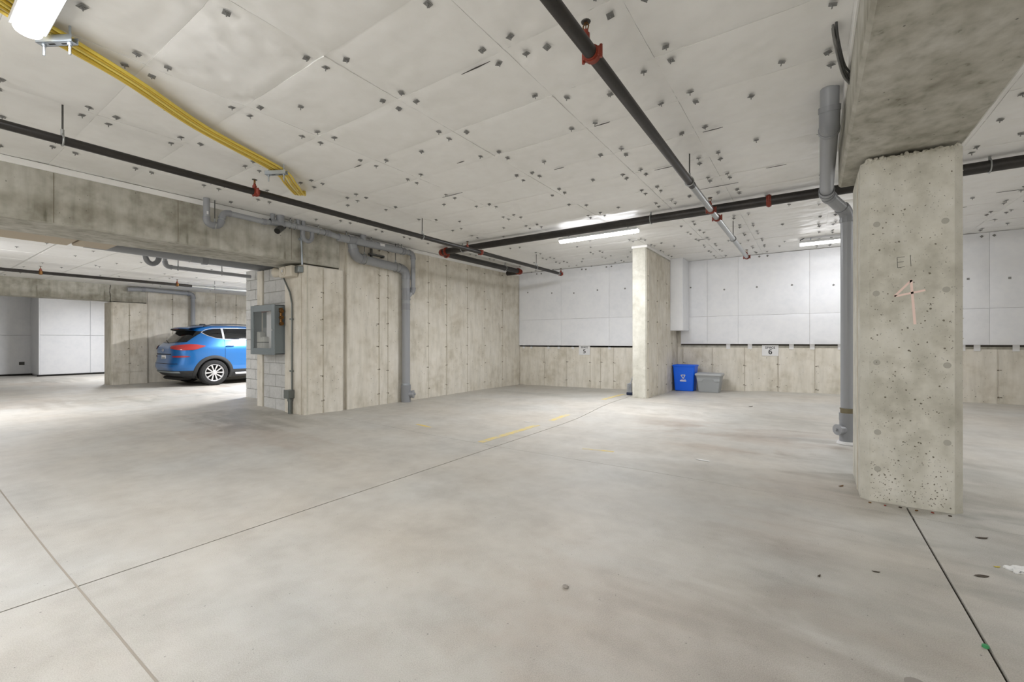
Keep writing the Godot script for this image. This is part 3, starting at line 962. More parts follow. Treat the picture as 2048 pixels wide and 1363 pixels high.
# ---------------------------------------------------------------- lamps
func build_lamp(x0: float, x1: float, z: float, y: float, label: String, energy := 5.0) -> void:
	var t := thing("ceiling_light", label, "ceiling light", Vector3((x0 + x1) * 0.5, y, z))
	var L := x1 - x0
	part("housing", bx(Vector3(-L / 2, -0.028, -0.065), Vector3(L / 2, 0.0, 0.065), 0.005), M.enamel, t)
	for s in [-1.0, 1.0]:
		part("rail", bx(Vector3(-L / 2, -0.04, s * 0.068 - 0.006), Vector3(L / 2, -0.012, s * 0.068 + 0.006), 0.003), M.enamel, t)
		part("hanger", bx(Vector3(s * L * 0.38 - 0.008, 0.0, -0.01), Vector3(s * L * 0.38 + 0.008, CEIL + 0.01 - y, 0.01)), M.zinc, t)
	var g := Geo.new()
	var P := []
	for i in 2:
		var row := PackedVector3Array()
		for k in 13:
			var a := PI * k / 12.0
			row.append(Vector3((i * 2 - 1) * (L / 2 - 0.004), -0.028 - 0.055 * pow(sin(a), 0.7), -cos(a) * 0.06))
		P.append(row)
	g.grid(P)
	for i in 2:
		for k in 12:
			var nn := Vector3(i * 2 - 1, 0, 0)
			g.tri(Vector3(P[i][0].x, -0.028, 0), P[i][k], P[i][k + 1], nn, nn, nn)
	part("lens", g, M.lens, t)
	for s: float in [-1.0, 1.0]:                     # one light for each flank of the curved lens
		var a := AreaLight3D.new()
		a.name = "lamp_glow"
		a.area_size = Vector2(L * 0.96, 0.085)
		a.light_energy = energy * 0.5
		a.light_color = Color(0.975, 0.98, 1.0)
		a.shadow_enabled = true
		a.set("area_range", 30.0)
		t.add_child(a, true)
		var tilt := deg_to_rad(18.0)
		a.position = Vector3(0, -0.072, s * 0.05)
		a.rotation = Vector3(-PI / 2 + tilt, 0, 0) if s < 0.0 else Vector3(-PI / 2 - tilt, 0, 0)


# ---------------------------------------------------------------- pipes
func bend(pts: Array, r: float) -> Array:          # [straight runs], [elbows]
	var runs := []
	var elbows := []
	var from: Vector3 = pts[0]
	for i in range(1, pts.size()):
		var p: Vector3 = pts[i]
		if i == pts.size() - 1:
			runs.append([from, p])
			break
		var d0: Vector3 = (p - pts[i - 1]).normalized()
		var d1: Vector3 = (pts[i + 1] - p).normalized()
		var ang := d0.angle_to(d1)
		var t := minf(r * tan(ang * 0.5), 0.48 * minf(p.distance_to(pts[i - 1]), p.distance_to(pts[i + 1])))
		var a := p - d0 * t
		var b := p + d1 * t
		runs.append([from, a])
		var e := PackedVector3Array()
		for k in 9:
			var u := k / 8.0
			e.append(a.lerp(p, u).lerp(p.lerp(b, u), u))
		elbows.append(e)
		from = b
	return [runs, elbows]

func plumb(t: Node, pts: Array, r: float, bendr: float, mt: Material, fit: Material, hub := 1.14) -> void:
	var be := bend(pts, bendr)
	for run in be[0]:
		if run[0].distance_to(run[1]) > 0.012:
			var g := Geo.new()
			g.rod(run[0], run[1], r, 18)
			part("pipe", g, mt, t)
	for e: PackedVector3Array in be[1]:
		var g := Geo.new()
		g.tube(e, r * hub, 18)
		for k in 2:
			var p := e[0] if k == 0 else e[e.size() - 1]
			var d := (e[0] - e[1]).normalized() if k == 0 else (e[e.size() - 1] - e[e.size() - 2]).normalized()
			g.rod(p - d * r * 0.1, p + d * r * 0.55, r * (hub + 0.07), 18)
		part("elbow", g, fit, t)

func collar(t: Node, at: Vector3, dir: Vector3, r: float, len: float, mt: Material, called := "coupling") -> void:
	var g := Geo.new()
	dir = dir.normalized()
	g.rod(at - dir * len * 0.5, at + dir * len * 0.5, r * 0.93, 18)
	g.rod(at - dir * len * 0.5, at - dir * len * 0.36, r, 18)
	g.rod(at + dir * len * 0.36, at + dir * len * 0.5, r, 18)
	part(called, g, mt, t)

# a grooved clamp with two bolt ears
func clamp_ring(t: Node, at: Vector3, dir: Vector3, r: float, mt: Material) -> void:
	var g := Geo.new()
	dir = dir.normalized()
	var s := dir.cross(Vector3.UP).normalized()
	g.rod(at - dir * 0.026, at + dir * 0.026, r * 1.2, 18)
	g.rod(at - dir * 0.014, at + dir * 0.014, r * 1.34, 18)
	for k: float in [-1.0, 1.0]:
		g.rod(at + s * k * r * 1.1 - Vector3(0, 0.024, 0), at + s * k * r * 1.1 + Vector3(0, 0.024, 0), 0.017, 8)
		g.rod(at + s * k * (r * 1.1 + 0.014) - Vector3(0, 0.034, 0), at + s * k * (r * 1.1 + 0.014) + Vector3(0, 0.034, 0), 0.009, 8)
	part("clamp", g, mt, t)

func hanger(t: Node, at: Vector3, dir: Vector3, r: float, top: float) -> void:
	var g := Geo.new()
	g.rod(at + Vector3(0, r + 0.03, 0), Vector3(at.x, top, at.z), 0.006, 8)
	part("hanger_rod", g, M.rod, t)
	g = Geo.new()
	var s := dir.normalized().cross(Vector3.UP).normalized()
	var pts := PackedVector3Array()
	for k in 25:
		var a := TAU * k / 24.0
		pts.append(at + (s * sin(a) + Vector3.UP * cos(a)) * (r + 0.005) + Vector3(0, 0.01 * pow(maxf(cos(a), 0.0), 3.0), 0))
	g.tube(pts, 0.007, 8)
	g.rod(at + Vector3(0, r, 0), at + Vector3(0, r + 0.05, 0), 0.011, 8)
	part("hanger_loop", g, M.steel, t)

func sprinkler(t: Node, at: Vector3, r: float) -> void:            # upright head on its outlet
	var h := Node3D.new()
	h.name = "sprinkler_head"
	t.add_child(h, true)
	h.position = at
	var g := Geo.new()
	g.lathe([Vector2(0.021, r * 0.8), Vector2(0.021, r + 0.03), Vector2(0.013, r + 0.035), Vector2(0.013, r + 0.05), Vector2(0, r + 0.05)], 12)
	part("outlet", g, M.red, h)
	g = Geo.new()
	for k: float in [-1.0, 1.0]:
		g.tube(PackedVector3Array([Vector3(k * 0.011, r + 0.05, 0), Vector3(k * 0.016, r + 0.07, 0), Vector3(k * 0.005, r + 0.092, 0)]), 0.0035, 6)
	g.rod(Vector3(0, r + 0.05, 0), Vector3(0, r + 0.09, 0), 0.003, 6)
	part("frame", g, M.brass, h)
	g = Geo.new()
	g.xf = Transform3D(Basis(), Vector3(0, r + 0.094, 0))
	g.lathe([Vector2(0, -0.002), Vector2(0.024, -0.004), Vector2(0.026, 0.0), Vector2(0.010, 0.004), Vector2(0, 0.004)], 12)
	part("deflector", g, M.rod, h)

func build_sprinklers() -> void:
	var Z := Vector3(0, 0, 1)
	var X := Vector3(1, 0, 0)
	var y := 2.755
	# left branch line
	var r := 0.034
	var t := thing("sprinkler_pipe", "thin black sprinkler branch pipe running along the left ceiling", "pipe")
	var xl := -4.79
	for s in [[3.0, -2.27], [-2.27, -6.0], [-6.0, -9.0]]:
		var g := Geo.new()
		g.rod(Vector3(xl, y, s[0]), Vector3(xl, y, s[1]), r, 18)
		part("pipe", g, M.black, t)
	for z in [-0.823, -4.62, -7.9]:
		hanger(t, Vector3(xl, y, z), Z, r, CEIL)
	for z in [-2.25, -6.02]:
		clamp_ring(t, Vector3(xl, y, z), Z, r, M.red)
	for z in [-2.24, -5.66, -9.0]:
		sprinkler(t, Vector3(xl, y, z), r)
	clamp_ring(t, Vector3(xl, y, -9.0), Z, r, M.red)
	collar(t, Vector3(xl, y, -8.88), Z, r * 1.04, 0.05, M.tape, "white_band")
	# right branch line, painted black then bare steel
	t = thing("sprinkler_pipe", "sprinkler branch pipe overhead, black near and bare steel beyond", "pipe")
	var xr := -0.98
	var g := Geo.new()
	g.rod(Vector3(xr, y, 3.0), Vector3(xr, y, -4.62), r * 1.05, 18)
	part("pipe", g, M.black, t)
	g = Geo.new()
	g.rod(Vector3(xr, y, -4.62), Vector3(xr, y, -9.15), r * 0.98, 18)
	part("steel_pipe", g, M.steel, t)
	for z in [-4.5, -7.4]:
		hanger(t, Vector3(xr, y, z), Z, r, CEIL)
	for z in [-2.2, -5.62, -6.02, -9.12]:
		clamp_ring(t, Vector3(xr, y, z), Z, r, M.red)
	for z in [-2.12, -5.55, -9.1]:
		sprinkler(t, Vector3(xr, y, z), r)
	# the main
	var R := 0.058
	var ym := 2.93
	t = thing("sprinkler_main", "thick black sprinkler main crossing under the ceiling with red couplings", "pipe")
	g = Geo.new()
	g.rod(Vector3(-5.88, ym, -6.24), Vector3(6.9, ym, -6.24), R, 22)
	part("pipe", g, M.black, t)
	g = Geo.new()
	g.rod(Vector3(-5.96, ym - 0.01, -6.32), Vector3(-5.96, ym - 0.01, -9.0), R, 22)
	part("pipe", g, M.black, t)
	g = Geo.new()
	g.tube(bend([Vector3(-5.82, ym, -6.24), Vector3(-5.96, ym - 0.005, -6.24), Vector3(-5.96, ym - 0.01, -6.38)], 0.11)[1][0], R * 1.13, 18)
	part("elbow", g, M.red, t)
	clamp_ring(t, Vector3(-5.81, ym, -6.24), X, R, M.red)
	clamp_ring(t, Vector3(-5.96, ym - 0.01, -6.40), Z, R, M.red)
	clamp_ring(t, Vector3(-5.96, ym - 0.01, -8.96), Z, R, M.red)
	g = Geo.new()
	g.tube(bend([Vector3(-5.96, ym - 0.01, -8.95), Vector3(-5.96, ym - 0.01, -9.1), Vector3(-6.1, ym - 0.01, -9.1)], 0.12)[1][0], R * 1.13, 18)
	part("elbow", g, M.red, t)
	g = Geo.new()
	g.rod(Vector3(-6.08, ym - 0.01, -9.1), Vector3(-6.38, ym - 0.01, -9.1), R, 22)
	part("pipe", g, M.black, t)
	clamp_ring(t, Vector3(-0.428, ym, -6.24), X, R, M.red)
	for x in [-5.4, -1.878, 1.46]:
		hanger(t, Vector3(x, ym, -6.24), X, R, CEIL + 0.0)
	hanger(t, Vector3(-5.96, ym - 0.01, -8.4), Z, R, CEIL)
	# pipe of the car bay
	t = thing("sprinkler_pipe", "thin sprinkler pipe under the ceiling of the blue car's bay", "pipe")
	g = Geo.new()
	g.rod(Vector3(-12.55, 2.55, 3.0), Vector3(-12.55, 2.55, -4.4), 0.032, 14)
	part("pipe", g, M.black, t)
	g = Geo.new()
	g.rod(Vector3(-12.55, 2.55, -4.4), Vector3(-12.55, 2.55, -9.5), 0.03, 14)
	part("steel_pipe", g, M.steel, t)
	for z in [-1.85, -4.1]:
		sprinkler(t, Vector3(-12.55, 2.55, z), 0.032)
		clamp_ring(t, Vector3(-12.55, 2.55, z), Z, 0.033, M.brass)
	clamp_ring(t, Vector3(-12.55, 2.55, -5.75), Z, 0.033, M.red)
	for z in [-0.5, -4.9]:
		hanger(t, Vector3(-12.55, 2.55, z), Z, 0.032, BAYC)

func build_drains() -> void:
	var Z := Vector3(0, 0, 1)
	var Y := Vector3(0, 1, 0)
	# branch drain along the beam: trap, run, wider run, drop
	var x := -6.40
	var t := thing("drain_pipe", "long grey plastic drain with a trap along the stained left beam", "pipe")
	plumb(t, [Vector3(x, 3.03, -2.406), Vector3(x, 2.70, -2.406), Vector3(x, 2.70, -2.56), Vector3(x, 2.90, -2.60), Vector3(x, 2.89, -3.12), Vector3(x, 2.925, -3.4)], 0.036, 0.085, M.pvc, M.pvc_fit)
	plumb(t, [Vector3(x, 2.925, -3.4), Vector3(x, 2.93, -4.12), Vector3(x, 2.90, -4.32)], 0.042, 0.05, M.pvc, M.pvc_fit)
	plumb(t, [Vector3(x, 2.90, -4.3), Vector3(x, 2.905, -5.72)], 0.062, 0.1, M.pvc, M.pvc_fit)
	plumb(t, [Vector3(x, 2.905, -5.70), Vector3(x, 2.90, -5.93), Vector3(x, 2.18, -5.93), Vector3(x - 0.03, 2.06, -5.83)], 0.045, 0.09, M.pvc, M.pvc_fit)
	collar(t, Vector3(x, 2.903, -4.55), Z, 0.07, 0.14, M.pvc_fit)
	collar(t, Vector3(x, 2.905, -5.66), Z, 0.07, 0.07, M.pvc_fit)
	collar(t, Vector3(x, 2.93, -4.1), Z, 0.05, 0.1, M.pvc_fit)
	collar(t, Vector3(x, 2.91, -3.3), Z, 0.048, 0.2, M.pvc_fit)
	part("pipe_label", bx(Vector3(x + 0.040, 2.90, -5.20), Vector3(x + 0.064, 2.945, -5.10), 0.002), M.tape, t)
	part("pipe_label", bx(Vector3(x + 0.02, 2.82, -2.415), Vector3(x + 0.038, 2.86, -2.395), 0.002), M.tape, t)
	for z in [-2.50, -3.50, -3.57, -3.95, -4.45, -4.95, -5.56, -5.64]:
		hanger(t, Vector3(x, 2.905 if z < -4.2 else (2.92 if z < -3.2 else 2.70), z), Z, 0.05 if z < -4.2 else 0.04, CEIL)
	# stubs that drop from the slab into the run
	for s in [[-3.24, 0.03, "small"], [-3.35, 0.055, "wide"], [-3.62, 0.028, ""], [-3.70, 0.03, ""], [-4.78, 0.05, ""]]:
		var g := Geo.new()
		g.rod(Vector3(x, CEIL, s[0]), Vector3(x, 2.915, s[0]), s[1], 16)
		part("drop", g, M.pvc_fit, t)
	var g := Geo.new()
	var lp := PackedVector3Array()
	for k in 13:
		var a := PI * k / 12.0
		lp.append(Vector3(x - 0.02, 2.83 - 0.09 * sin(a), -3.78 - 0.075 * cos(a)))
	g.tube(lp, 0.032, 14)
	g.rod(lp[0], lp[0] + Vector3(0, 0.09, 0), 0.032, 14)
	g.rod(lp[12], lp[12] + Vector3(0, 0.09, 0), 0.032, 14)
	part("trap", g, M.pvc_fit, t)
	t = thing("cut_pipe", "short dark open pipe end jutting below the drain on the beam", "pipe")
	g = Geo.new()
	g.rod(Vector3(-6.45, 2.90, -3.42), Vector3(-6.33, 2.78, -3.27), 0.045, 16)
	part("pipe", g, M.rod, t)
	g = Geo.new()
	g.rod(Vector3(-6.334, 2.784, -3.275), Vector3(-6.327, 2.777, -3.266), 0.038, 16)
	part("mouth", g, M.void, t)
	# main downpipe on the wall
	x = -6.455
	t = thing("drain_pipe", "wide grey downpipe with cleanout on the left concrete wall", "pipe")
	plumb(t, [Vector3(x, 2.86, -4.60), Vector3(x, 2.635, -4.66), Vector3(x, 2.575, -5.80), Vector3(x, 0.26, -5.80)], 0.076, 0.15, M.pvc, M.pvc_fit, 1.08)
	collar(t, Vector3(x, 2.10, -5.80), Y, 0.086, 0.22, M.pvc_fit)
	collar(t, Vector3(x, 1.86, -5.80), Y, 0.084, 0.12, M.pvc_fit)
	collar(t, Vector3(x, 0.36, -5.80), Y, 0.082, 0.05, M.zinc, "band")
	cleanout(t, Vector3(x, 0.0, -5.80), Vector3(0.8, 0, -0.6), 0.08)
	hanger(t, Vector3(x, 2.585, -5.54), Z, 0.08, CEIL)
	hanger(t, Vector3(x, 2.63, -4.85), Z, 0.08, CEIL)
	# a short bracket rail under the run
	t = thing("pipe_bracket", "small grey strut bracket under the drain near the wall", "bracket")
	part("rail", bx(Vector3(-6.53, 2.74, -5.32), Vector3(-6.49, 2.77, -4.98), 0.004), M.rod, t)
	part("arm", bx(Vector3(-6.54, 2.66, -5.06), Vector3(-6.50, 2.86, -5.03), 0.004), M.rod, t)
	part("arm", bx(Vector3(-6.54, 2.72, -5.29), Vector3(-6.46, 2.75, -5.26), 0.004), M.rod, t)
	# right: from the slab along the beam, then down behind the pillar
	t = thing("drain_pipe", "grey downpipe dropping beside the chalked pillar from an elbow overhead", "pipe")
	plumb(t, [Vector3(0.112, 3.05, -3.93), Vector3(0.112, 2.80, -3.98), Vector3(0.135, 2.755, -5.72), Vector3(0.325, 2.60, -6.0), Vector3(0.325, 0.3, -6.0)], 0.059, 0.11, M.pvc, M.pvc_fit, 1.1)
	collar(t, Vector3(0.134, 2.757, -5.60), Vector3(0.02, -0.04, -1.7), 0.07, 0.12, M.pvc_fit)
	collar(t, Vector3(0.325, 0.43, -6.0), Y, 0.066, 0.075, M.band, "band")
	cleanout(t, on_floor(0.325, -6.0), Vector3(-0.75, 0, 0.66), 0.062)
	part("floor_ring", floor_ring(), M.white, t)
	# pipes of the car bay, seen under the beam
	t = thing("drain_pipe", "dark grey drain pipe with a trap below the beam before the car bay", "pipe")
	plumb(t, [Vector3(-8.15, 2.53, -1.6), Vector3(-8.05, 2.50, -3.0), Vector3(-8.0, 2.49, -4.28)], 0.062, 0.1, M.pvc, M.pvc_fit)
	g = Geo.new()
	lp = PackedVector3Array()
	for k in 13:
		var a := PI * k / 12.0
		lp.append(Vector3(-8.25, 2.50 - 0.13 * sin(a), -2.38 - 0.085 * cos(a)))
	g.tube(lp, 0.036, 14)
	part("trap", g, M.pvc_fit, t)
	for k in [0, 12]:
		g = Geo.new()
		g.rod(lp[k], Vector3(lp[k].x, BAYC, lp[k].z), 0.036, 12)
		part("drop", g, M.pvc, t)
	hanger(t, Vector3(-8.07, 2.51, -2.8), Z, 0.062, BAYC)
	t = thing("drain_pipe", "thin grey drain pipe hung low under the car bay ceiling", "pipe")
	plumb(t, [Vector3(-9.3, BAYC, -2.85), Vector3(-9.3, 2.50, -2.87), Vector3(-9.25, 2.485, -4.25)], 0.034, 0.08, M.pvc, M.pvc_fit)
	for z in [-3.05, -3.75]:
		hanger(t, Vector3(-9.29, 2.495, z), Z, 0.034, BAYC)
	t = thing("drain_pipe", "grey downpipe running down the far wall behind the blue car", "pipe")
	plumb(t, [Vector3(-15.62, 2.63, -3.95), Vector3(-15.62, 2.66, -4.3), Vector3(-15.68, 2.64, -5.53), Vector3(-15.68, 0.02, -5.53)], 0.06, 0.12, M.pvc, M.pvc_fit)

func cleanout(t: Node, foot: Vector3, dir: Vector3, r: float) -> void:
	var g := Geo.new()
	dir = dir.normalized()
	var y := fh(foot.x, foot.z)
	var f := Vector3(foot.x, 0, foot.z)
	g.rod(f + Vector3(0, y + 0.0, 0), f + Vector3(0, y + 0.30, 0), r * 1.12, 20)
	g.rod(f + Vector3(0, y + 0.25, 0), f + Vector3(0, y + 0.33, 0), r * 1.17, 20)
	var c := f + Vector3(0, y + 0.15, 0)
	g.rod(c, c + dir * r * 1.6, r * 0.85, 20)
	part("cleanout", g, M.pvc_fit, t)
	g = Geo.new()
	g.rod(c + dir * r * 1.6, c + dir * r * 1.95, r * 0.95, 20)
	g.rod(c + dir * r * 1.9, c + dir * r * 2.3, r * 0.25, 4)
	part("cap", g, M.pvc, t)

func floor_ring() -> Geo:
	var g := Geo.new()
	g.xf = Transform3D(Basis(), on_floor(0.325, -6.0, -0.005))
	g.lathe([Vector2(0.095, 0.0), Vector2(0.088, 0.025), Vector2(0.06, 0.03)], 20)
	return g

# ---------------------------------------------------------------- cables and brackets
func build_cables() -> void:
	# yellow cables strung between two brackets, then up through the film
	var path := [Vector3(-2.9, 3.006, 0.5), Vector3(-3.55, 3.008, -0.35), Vector3(-3.66, 2.985, -0.62), Vector3(-3.83, 2.97, -1.0), Vector3(-4.2, 2.975, -1.55), Vector3(-4.585, 2.982, -2.37), Vector3(-4.78, 2.945, -2.62), Vector3(-5.02, 2.94, -2.86), Vector3(-5.14, 3.04, -2.96)]
	var words := ["rightmost", "second from the right", "middle", "second from the left", "leftmost"]
	for i in 5:
		var c := Curve3D.new()
		for k in path.size():
			var p: Vector3 = path[k]
			var d: Vector3 = (path[mini(k + 1, path.size() - 1)] - path[maxi(k - 1, 0)])
			d.y = 0
			var s := d.normalized().cross(Vector3.UP)
			var w: float = [0.034, 0.034, 0.034, 0.030, 0.028, 0.032, 0.030, 0.026, 0.014][k]
			var q := p + s * (i - 2) * w * -1.0 + Vector3(0, 0.003 * sin(i * 2.3 + k * 1.7), 0)
			var tan_: Vector3 = (path[mini(k + 1, path.size() - 1)] - path[maxi(k - 1, 0)]) * 0.16
			c.add_point(q, -tan_, tan_)
		c.bake_interval = 0.05
		var g := Geo.new()
		g.tube(c.get_baked_points(), 0.0105, 8)
		var o := part("yellow_cable", g, M.cable[i])
		tag(o, "%s of the five yellow cables strung along the ceiling" % words[i], "cable", "yellow ceiling cables")
	# strut brackets
	strut(Vector3(-3.625, 2.950, -0.60), 0.22, 0.55, "galvanised strut bracket under the yellow cables beside the near light")
	strut(Vector3(-4.58, 2.945, -2.355), 0.23, 0.48, "small galvanised strut bracket at the far end of the yellow cables")
	# three wires from the ceiling to the beam
	for i in 4:
		var g := Geo.new()
		var c := Curve3D.new()
		var z := -3.17 + i * 0.016
		c.add_point(Vector3(0.105 + (i % 2) * 0.015, 3.035, z), Vector3(), Vector3(0.0, -0.06, 0.0))
		c.add_point(Vector3(0.155 + (i % 2) * 0.006, 2.90 + i * 0.012, z - 0.25), Vector3(-0.02, 0.03, 0.10), Vector3(0.02, -0.03, -0.08))
		c.add_point(Vector3(0.207, 2.865 + i * 0.016, z - 0.40), Vector3(-0.02, 0.01, 0.05), Vector3())
		c.bake_interval = 0.02
		g.tube(c.get_baked_points(), 0.0065, 8)
		var o := part("grey_wire", g, M.wire if i % 2 else M.wire2)
		tag(o, "%s grey wire looping from the ceiling into the beam by the pillar" % ["lowest", "second lowest", "second highest", "highest"][i], "wire", "grey wires by the beam")
	# lamp cord and short strip at the pillar-side lamp
	var g := Geo.new()
	g.tube(PackedVector3Array([Vector3(-0.12, 2.99, -9.42), Vector3(-0.16, 2.985, -9.42), Vector3(-0.16, 3.01, -9.40), Vector3(-0.10, 3.03, -9.38)]), 0.008, 8)
	tag(part("lamp_cord", g, M.wire), "short dark cord at the end of the light beside the downpipe", "cord")

func strut(at: Vector3, L: float, turn: float, label: String) -> void:
	var t := thing("strut_bracket", label, "bracket", at, turn)
	var g := Geo.new()
	var h := 0.041
	g.span(Vector3(-L / 2, -h / 2, -h / 2), Vector3(L / 2, h / 2, -h / 2 + 0.003))
	g.span(Vector3(-L / 2, -h / 2, h / 2 - 0.003), Vector3(L / 2, h / 2, h / 2))
	g.span(Vector3(-L / 2, -h / 2, -h / 2), Vector3(L / 2, -h / 2 + 0.003, h / 2))
	part("channel", g, M.zinc, t)
	for x: float in [-0.03, 0.05]:
		part("slot", bx(Vector3(x - 0.02, -h / 2 - 0.0008, -0.005), Vector3(x + 0.02, -h / 2 + 0.001, 0.005)), M.void, t)
	for s: float in [-1.0, 1.0]:
		g = Geo.new()
		g.rod(Vector3(s * (L / 2 - 0.03), CEIL + 0.01 - at.y, 0), Vector3(s * (L / 2 - 0.03), -0.085, 0), 0.006, 8)
		part("threaded_rod", g, M.zinc, t)
		g = Geo.new()
		g.rod(Vector3(s * (L / 2 - 0.03), -h / 2, 0), Vector3(s * (L / 2 - 0.03), -h / 2 - 0.012, 0), 0.012, 6)
		part("nut", g, M.zinc, t)


# ---------------------------------------------------------------- fittings on the left pier
func build_fittings() -> void:
	# fire hose cabinet
	var zf := -3.65
	var t := thing("hose_cabinet", "grey steel fire hose cabinet with glazed door on the block pier", "cabinet")
	var xa := -7.905
	var xb := -7.125
	var ya := 0.985
	var yb := 1.785
	var g := Geo.new()
	g.span(Vector3(xa + 0.02, ya, -3.82), Vector3(xa + 0.03, yb, zf))
	g.span(Vector3(xb - 0.01, ya, -3.82), Vector3(xb, yb, zf))
	g.span(Vector3(xa + 0.02, ya, -3.82), Vector3(xb, ya + 0.01, zf))
	g.span(Vector3(xa + 0.02, yb - 0.01, -3.82), Vector3(xb, yb, zf))
	g.span(Vector3(xa + 0.02, ya, -3.825), Vector3(xb, yb, -3.815))
	part("box", g, M.cabinet, t)
	var d := Node3D.new()
	d.name = "door"
	t.add_child(d)
	g = Geo.new()
	g.span(Vector3(xa, ya - 0.01, zf), Vector3(xa + 0.09, yb + 0.01, zf + 0.02), 0.004)
	g.span(Vector3(xb - 0.095, ya - 0.01, zf), Vector3(xb + 0.005, yb + 0.01, zf + 0.02), 0.004)
	g.span(Vector3(xa + 0.09, ya - 0.01, zf), Vector3(xb - 0.095, ya + 0.095, zf + 0.02), 0.004)
	g.span(Vector3(xa + 0.09, yb - 0.095, zf), Vector3(xb - 0.095, yb + 0.01, zf + 0.02), 0.004)
	part("frame", g, M.cabinet, d)
	part("pane", bx(Vector3(xa + 0.085, ya + 0.09, zf + 0.006), Vector3(xb - 0.09, yb - 0.09, zf + 0.010)), M.pane, d)
	part("latch", bx(Vector3(xb - 0.06, 1.36, zf + 0.018), Vector3(xb - 0.04, 1.39, zf + 0.032), 0.004), M.steel, d)
	part("hinge", bx(Vector3(xa + 0.10, yb, zf - 0.03), Vector3(xa + 0.22, yb + 0.018, zf + 0.01), 0.003), M.rod, d)
	part("back_panel", bx(Vector3(xa + 0.26, ya + 0.03, -3.78), Vector3(xb - 0.02, yb - 0.05, -3.77)), M.white, t)
	g = Geo.new()
	g.rod(Vector3(-7.14, 1.72, -3.72), Vector3(-7.06, 1.72, -3.72), 0.018, 12)
	g.rod(Vector3(-7.085, 1.45, -3.72), Vector3(-7.085, 1.72, -3.72), 0.02, 12)
	for k in 3:
		g.rod(Vector3(-7.10, 1.48 + k * 0.1, -3.72), Vector3(-7.045, 1.48 + k * 0.1, -3.72), 0.028, 12)
	part("valve", g, M.brass, t)
	t = thing("fire_hose", "folded white fire hose with a dark strap inside the glazed cabinet", "hose")
	for k in 5:
		g = Geo.new()
		var x := -7.80 + k * 0.05
		var h := 1.36 - 0.012 * k if k < 2 else 1.27
		g.span(Vector3(x - 0.022, 1.0, -3.80), Vector3(x + 0.022, h, -3.69), 0.012)
		part("fold", g, M.canvas, t)
	part("strap", bx(Vector3(-7.83, 1.17, -3.803), Vector3(-7.57, 1.185, -3.686), 0.003), M.rod, t)
	t = thing("hose_nozzle", "red and black hose nozzle at the top of the glazed cabinet", "nozzle")
	g = Geo.new()
	g.rod(Vector3(-7.72, 1.71, -3.74), Vector3(-7.45, 1.72, -3.74), 0.03, 14, 0.018)
	part("body", g, M.red, t)
	g = Geo.new()
	g.rod(Vector3(-7.47, 1.72, -3.74), Vector3(-7.30, 1.722, -3.74), 0.022, 14, 0.03)
	part("tip", g, M.wire, t)
	part("rest", bx(Vector3(-7.6, 1.722, -3.81), Vector3(-7.56, 1.76, -3.71), 0.003), M.rod, t)
	t = thing("hose_reel_plate", "grey triangular steel rest behind the hose in the cabinet", "plate")
	g = Geo.new()
	g.xf = Transform3D(Basis(), Vector3(-7.62, 1.27, -3.803))
	g.plate(PackedVector2Array([Vector2(-0.2, 0), Vector2(0.08, 0), Vector2(0.02, 0.09), Vector2(0.08, 0.16), Vector2(-0.2, 0.16)]), 0, 0.006)
	part("plate", g, M.cabinet_in, t)
	# detector box with a flared horn under the beam
	t = thing("alarm_horn", "cream alarm box with round face and flared horn under the beam", "alarm")
	part("housing", bx(Vector3(-7.04, 2.215, -3.78), Vector3(-6.68, 2.385, -3.66), 0.012), M.cream, t)
	g = Geo.new()
	g.xf = Transform3D(Basis(Vector3.RIGHT, PI / 2), Vector3(-6.90, 2.305, -3.66))
	g.lathe([Vector2(0.078, 0.0), Vector2(0.078, 0.010), Vector2(0.062, 0.016), Vector2(0.05, 0.006), Vector2(0.03, 0.006), Vector2(0.028, 0.018), Vector2(0, 0.02)], 20)
	part("dial", g, M.cream, t)
	g = Geo.new()
	g.xf = Transform3D(Basis(Vector3.RIGHT, PI / 2), Vector3(-6.90, 2.305, -3.641))
	g.lathe([Vector2(0.02, 0.0), Vector2(0.018, 0.006), Vector2(0, 0.007)], 14)
	part("button", g, M.steel, t)
	g = Geo.new()
	g.tube(PackedVector3Array([Vector3(-7.03, 2.30, -3.72), Vector3(-7.09, 2.30, -3.70), Vector3(-7.17, 2.31, -3.67)]), 0.05, 16, true, 0.082)
	part("horn", g, M.cream, t)
	part("bracket", bx(Vector3(-6.69, 2.27, -3.80), Vector3(-6.56, 2.37, -3.72), 0.008), M.conduit, t)
	t = thing("conduit", "thin grey conduit bending down the pier from the alarm box", "conduit")
	g = Geo.new()
	var cv := Curve3D.new()
	cv.add_point(Vector3(-7.06, 2.24, -3.74), Vector3(), Vector3(0.03, -0.06, 0))
	cv.add_point(Vector3(-6.90, 1.98, -3.765), Vector3(-0.06, 0.1, 0), Vector3(0.03, -0.06, 0))
	cv.add_point(Vector3(-6.845, 1.80, -3.768), Vector3(0.0, 0.08, 0), Vector3(0, -0.1, 0))
	cv.add_point(Vector3(-6.845, 0.40, -3.768), Vector3(0, 0.1, 0), Vector3())
	g.tube(cv.get_baked_points(), 0.013, 10)
	part("tube", g, M.conduit, t)
	for y in [1.55, 0.72]:
		part("strap", bx(Vector3(-6.895, y - 0.012, -3.79), Vector3(-6.825, y + 0.012, -3.752), 0.003), M.conduit, t)
	t = thing("junction_box", "small grey junction box low on the pier with conduit into the floor", "box")
	part("box", bx(Vector3(-6.93, 0.29, -3.79), Vector3(-6.80, 0.42, -3.69), 0.006), M.conduit, t)
	part("cover", bx(Vector3(-6.935, 0.285, -3.69), Vector3(-6.795, 0.425, -3.682), 0.003), M.conduit, t)
	g = Geo.new()
	g.rod(Vector3(-6.865, 0.29, -3.75), Vector3(-6.865, 0.01, -3.75), 0.032, 12)
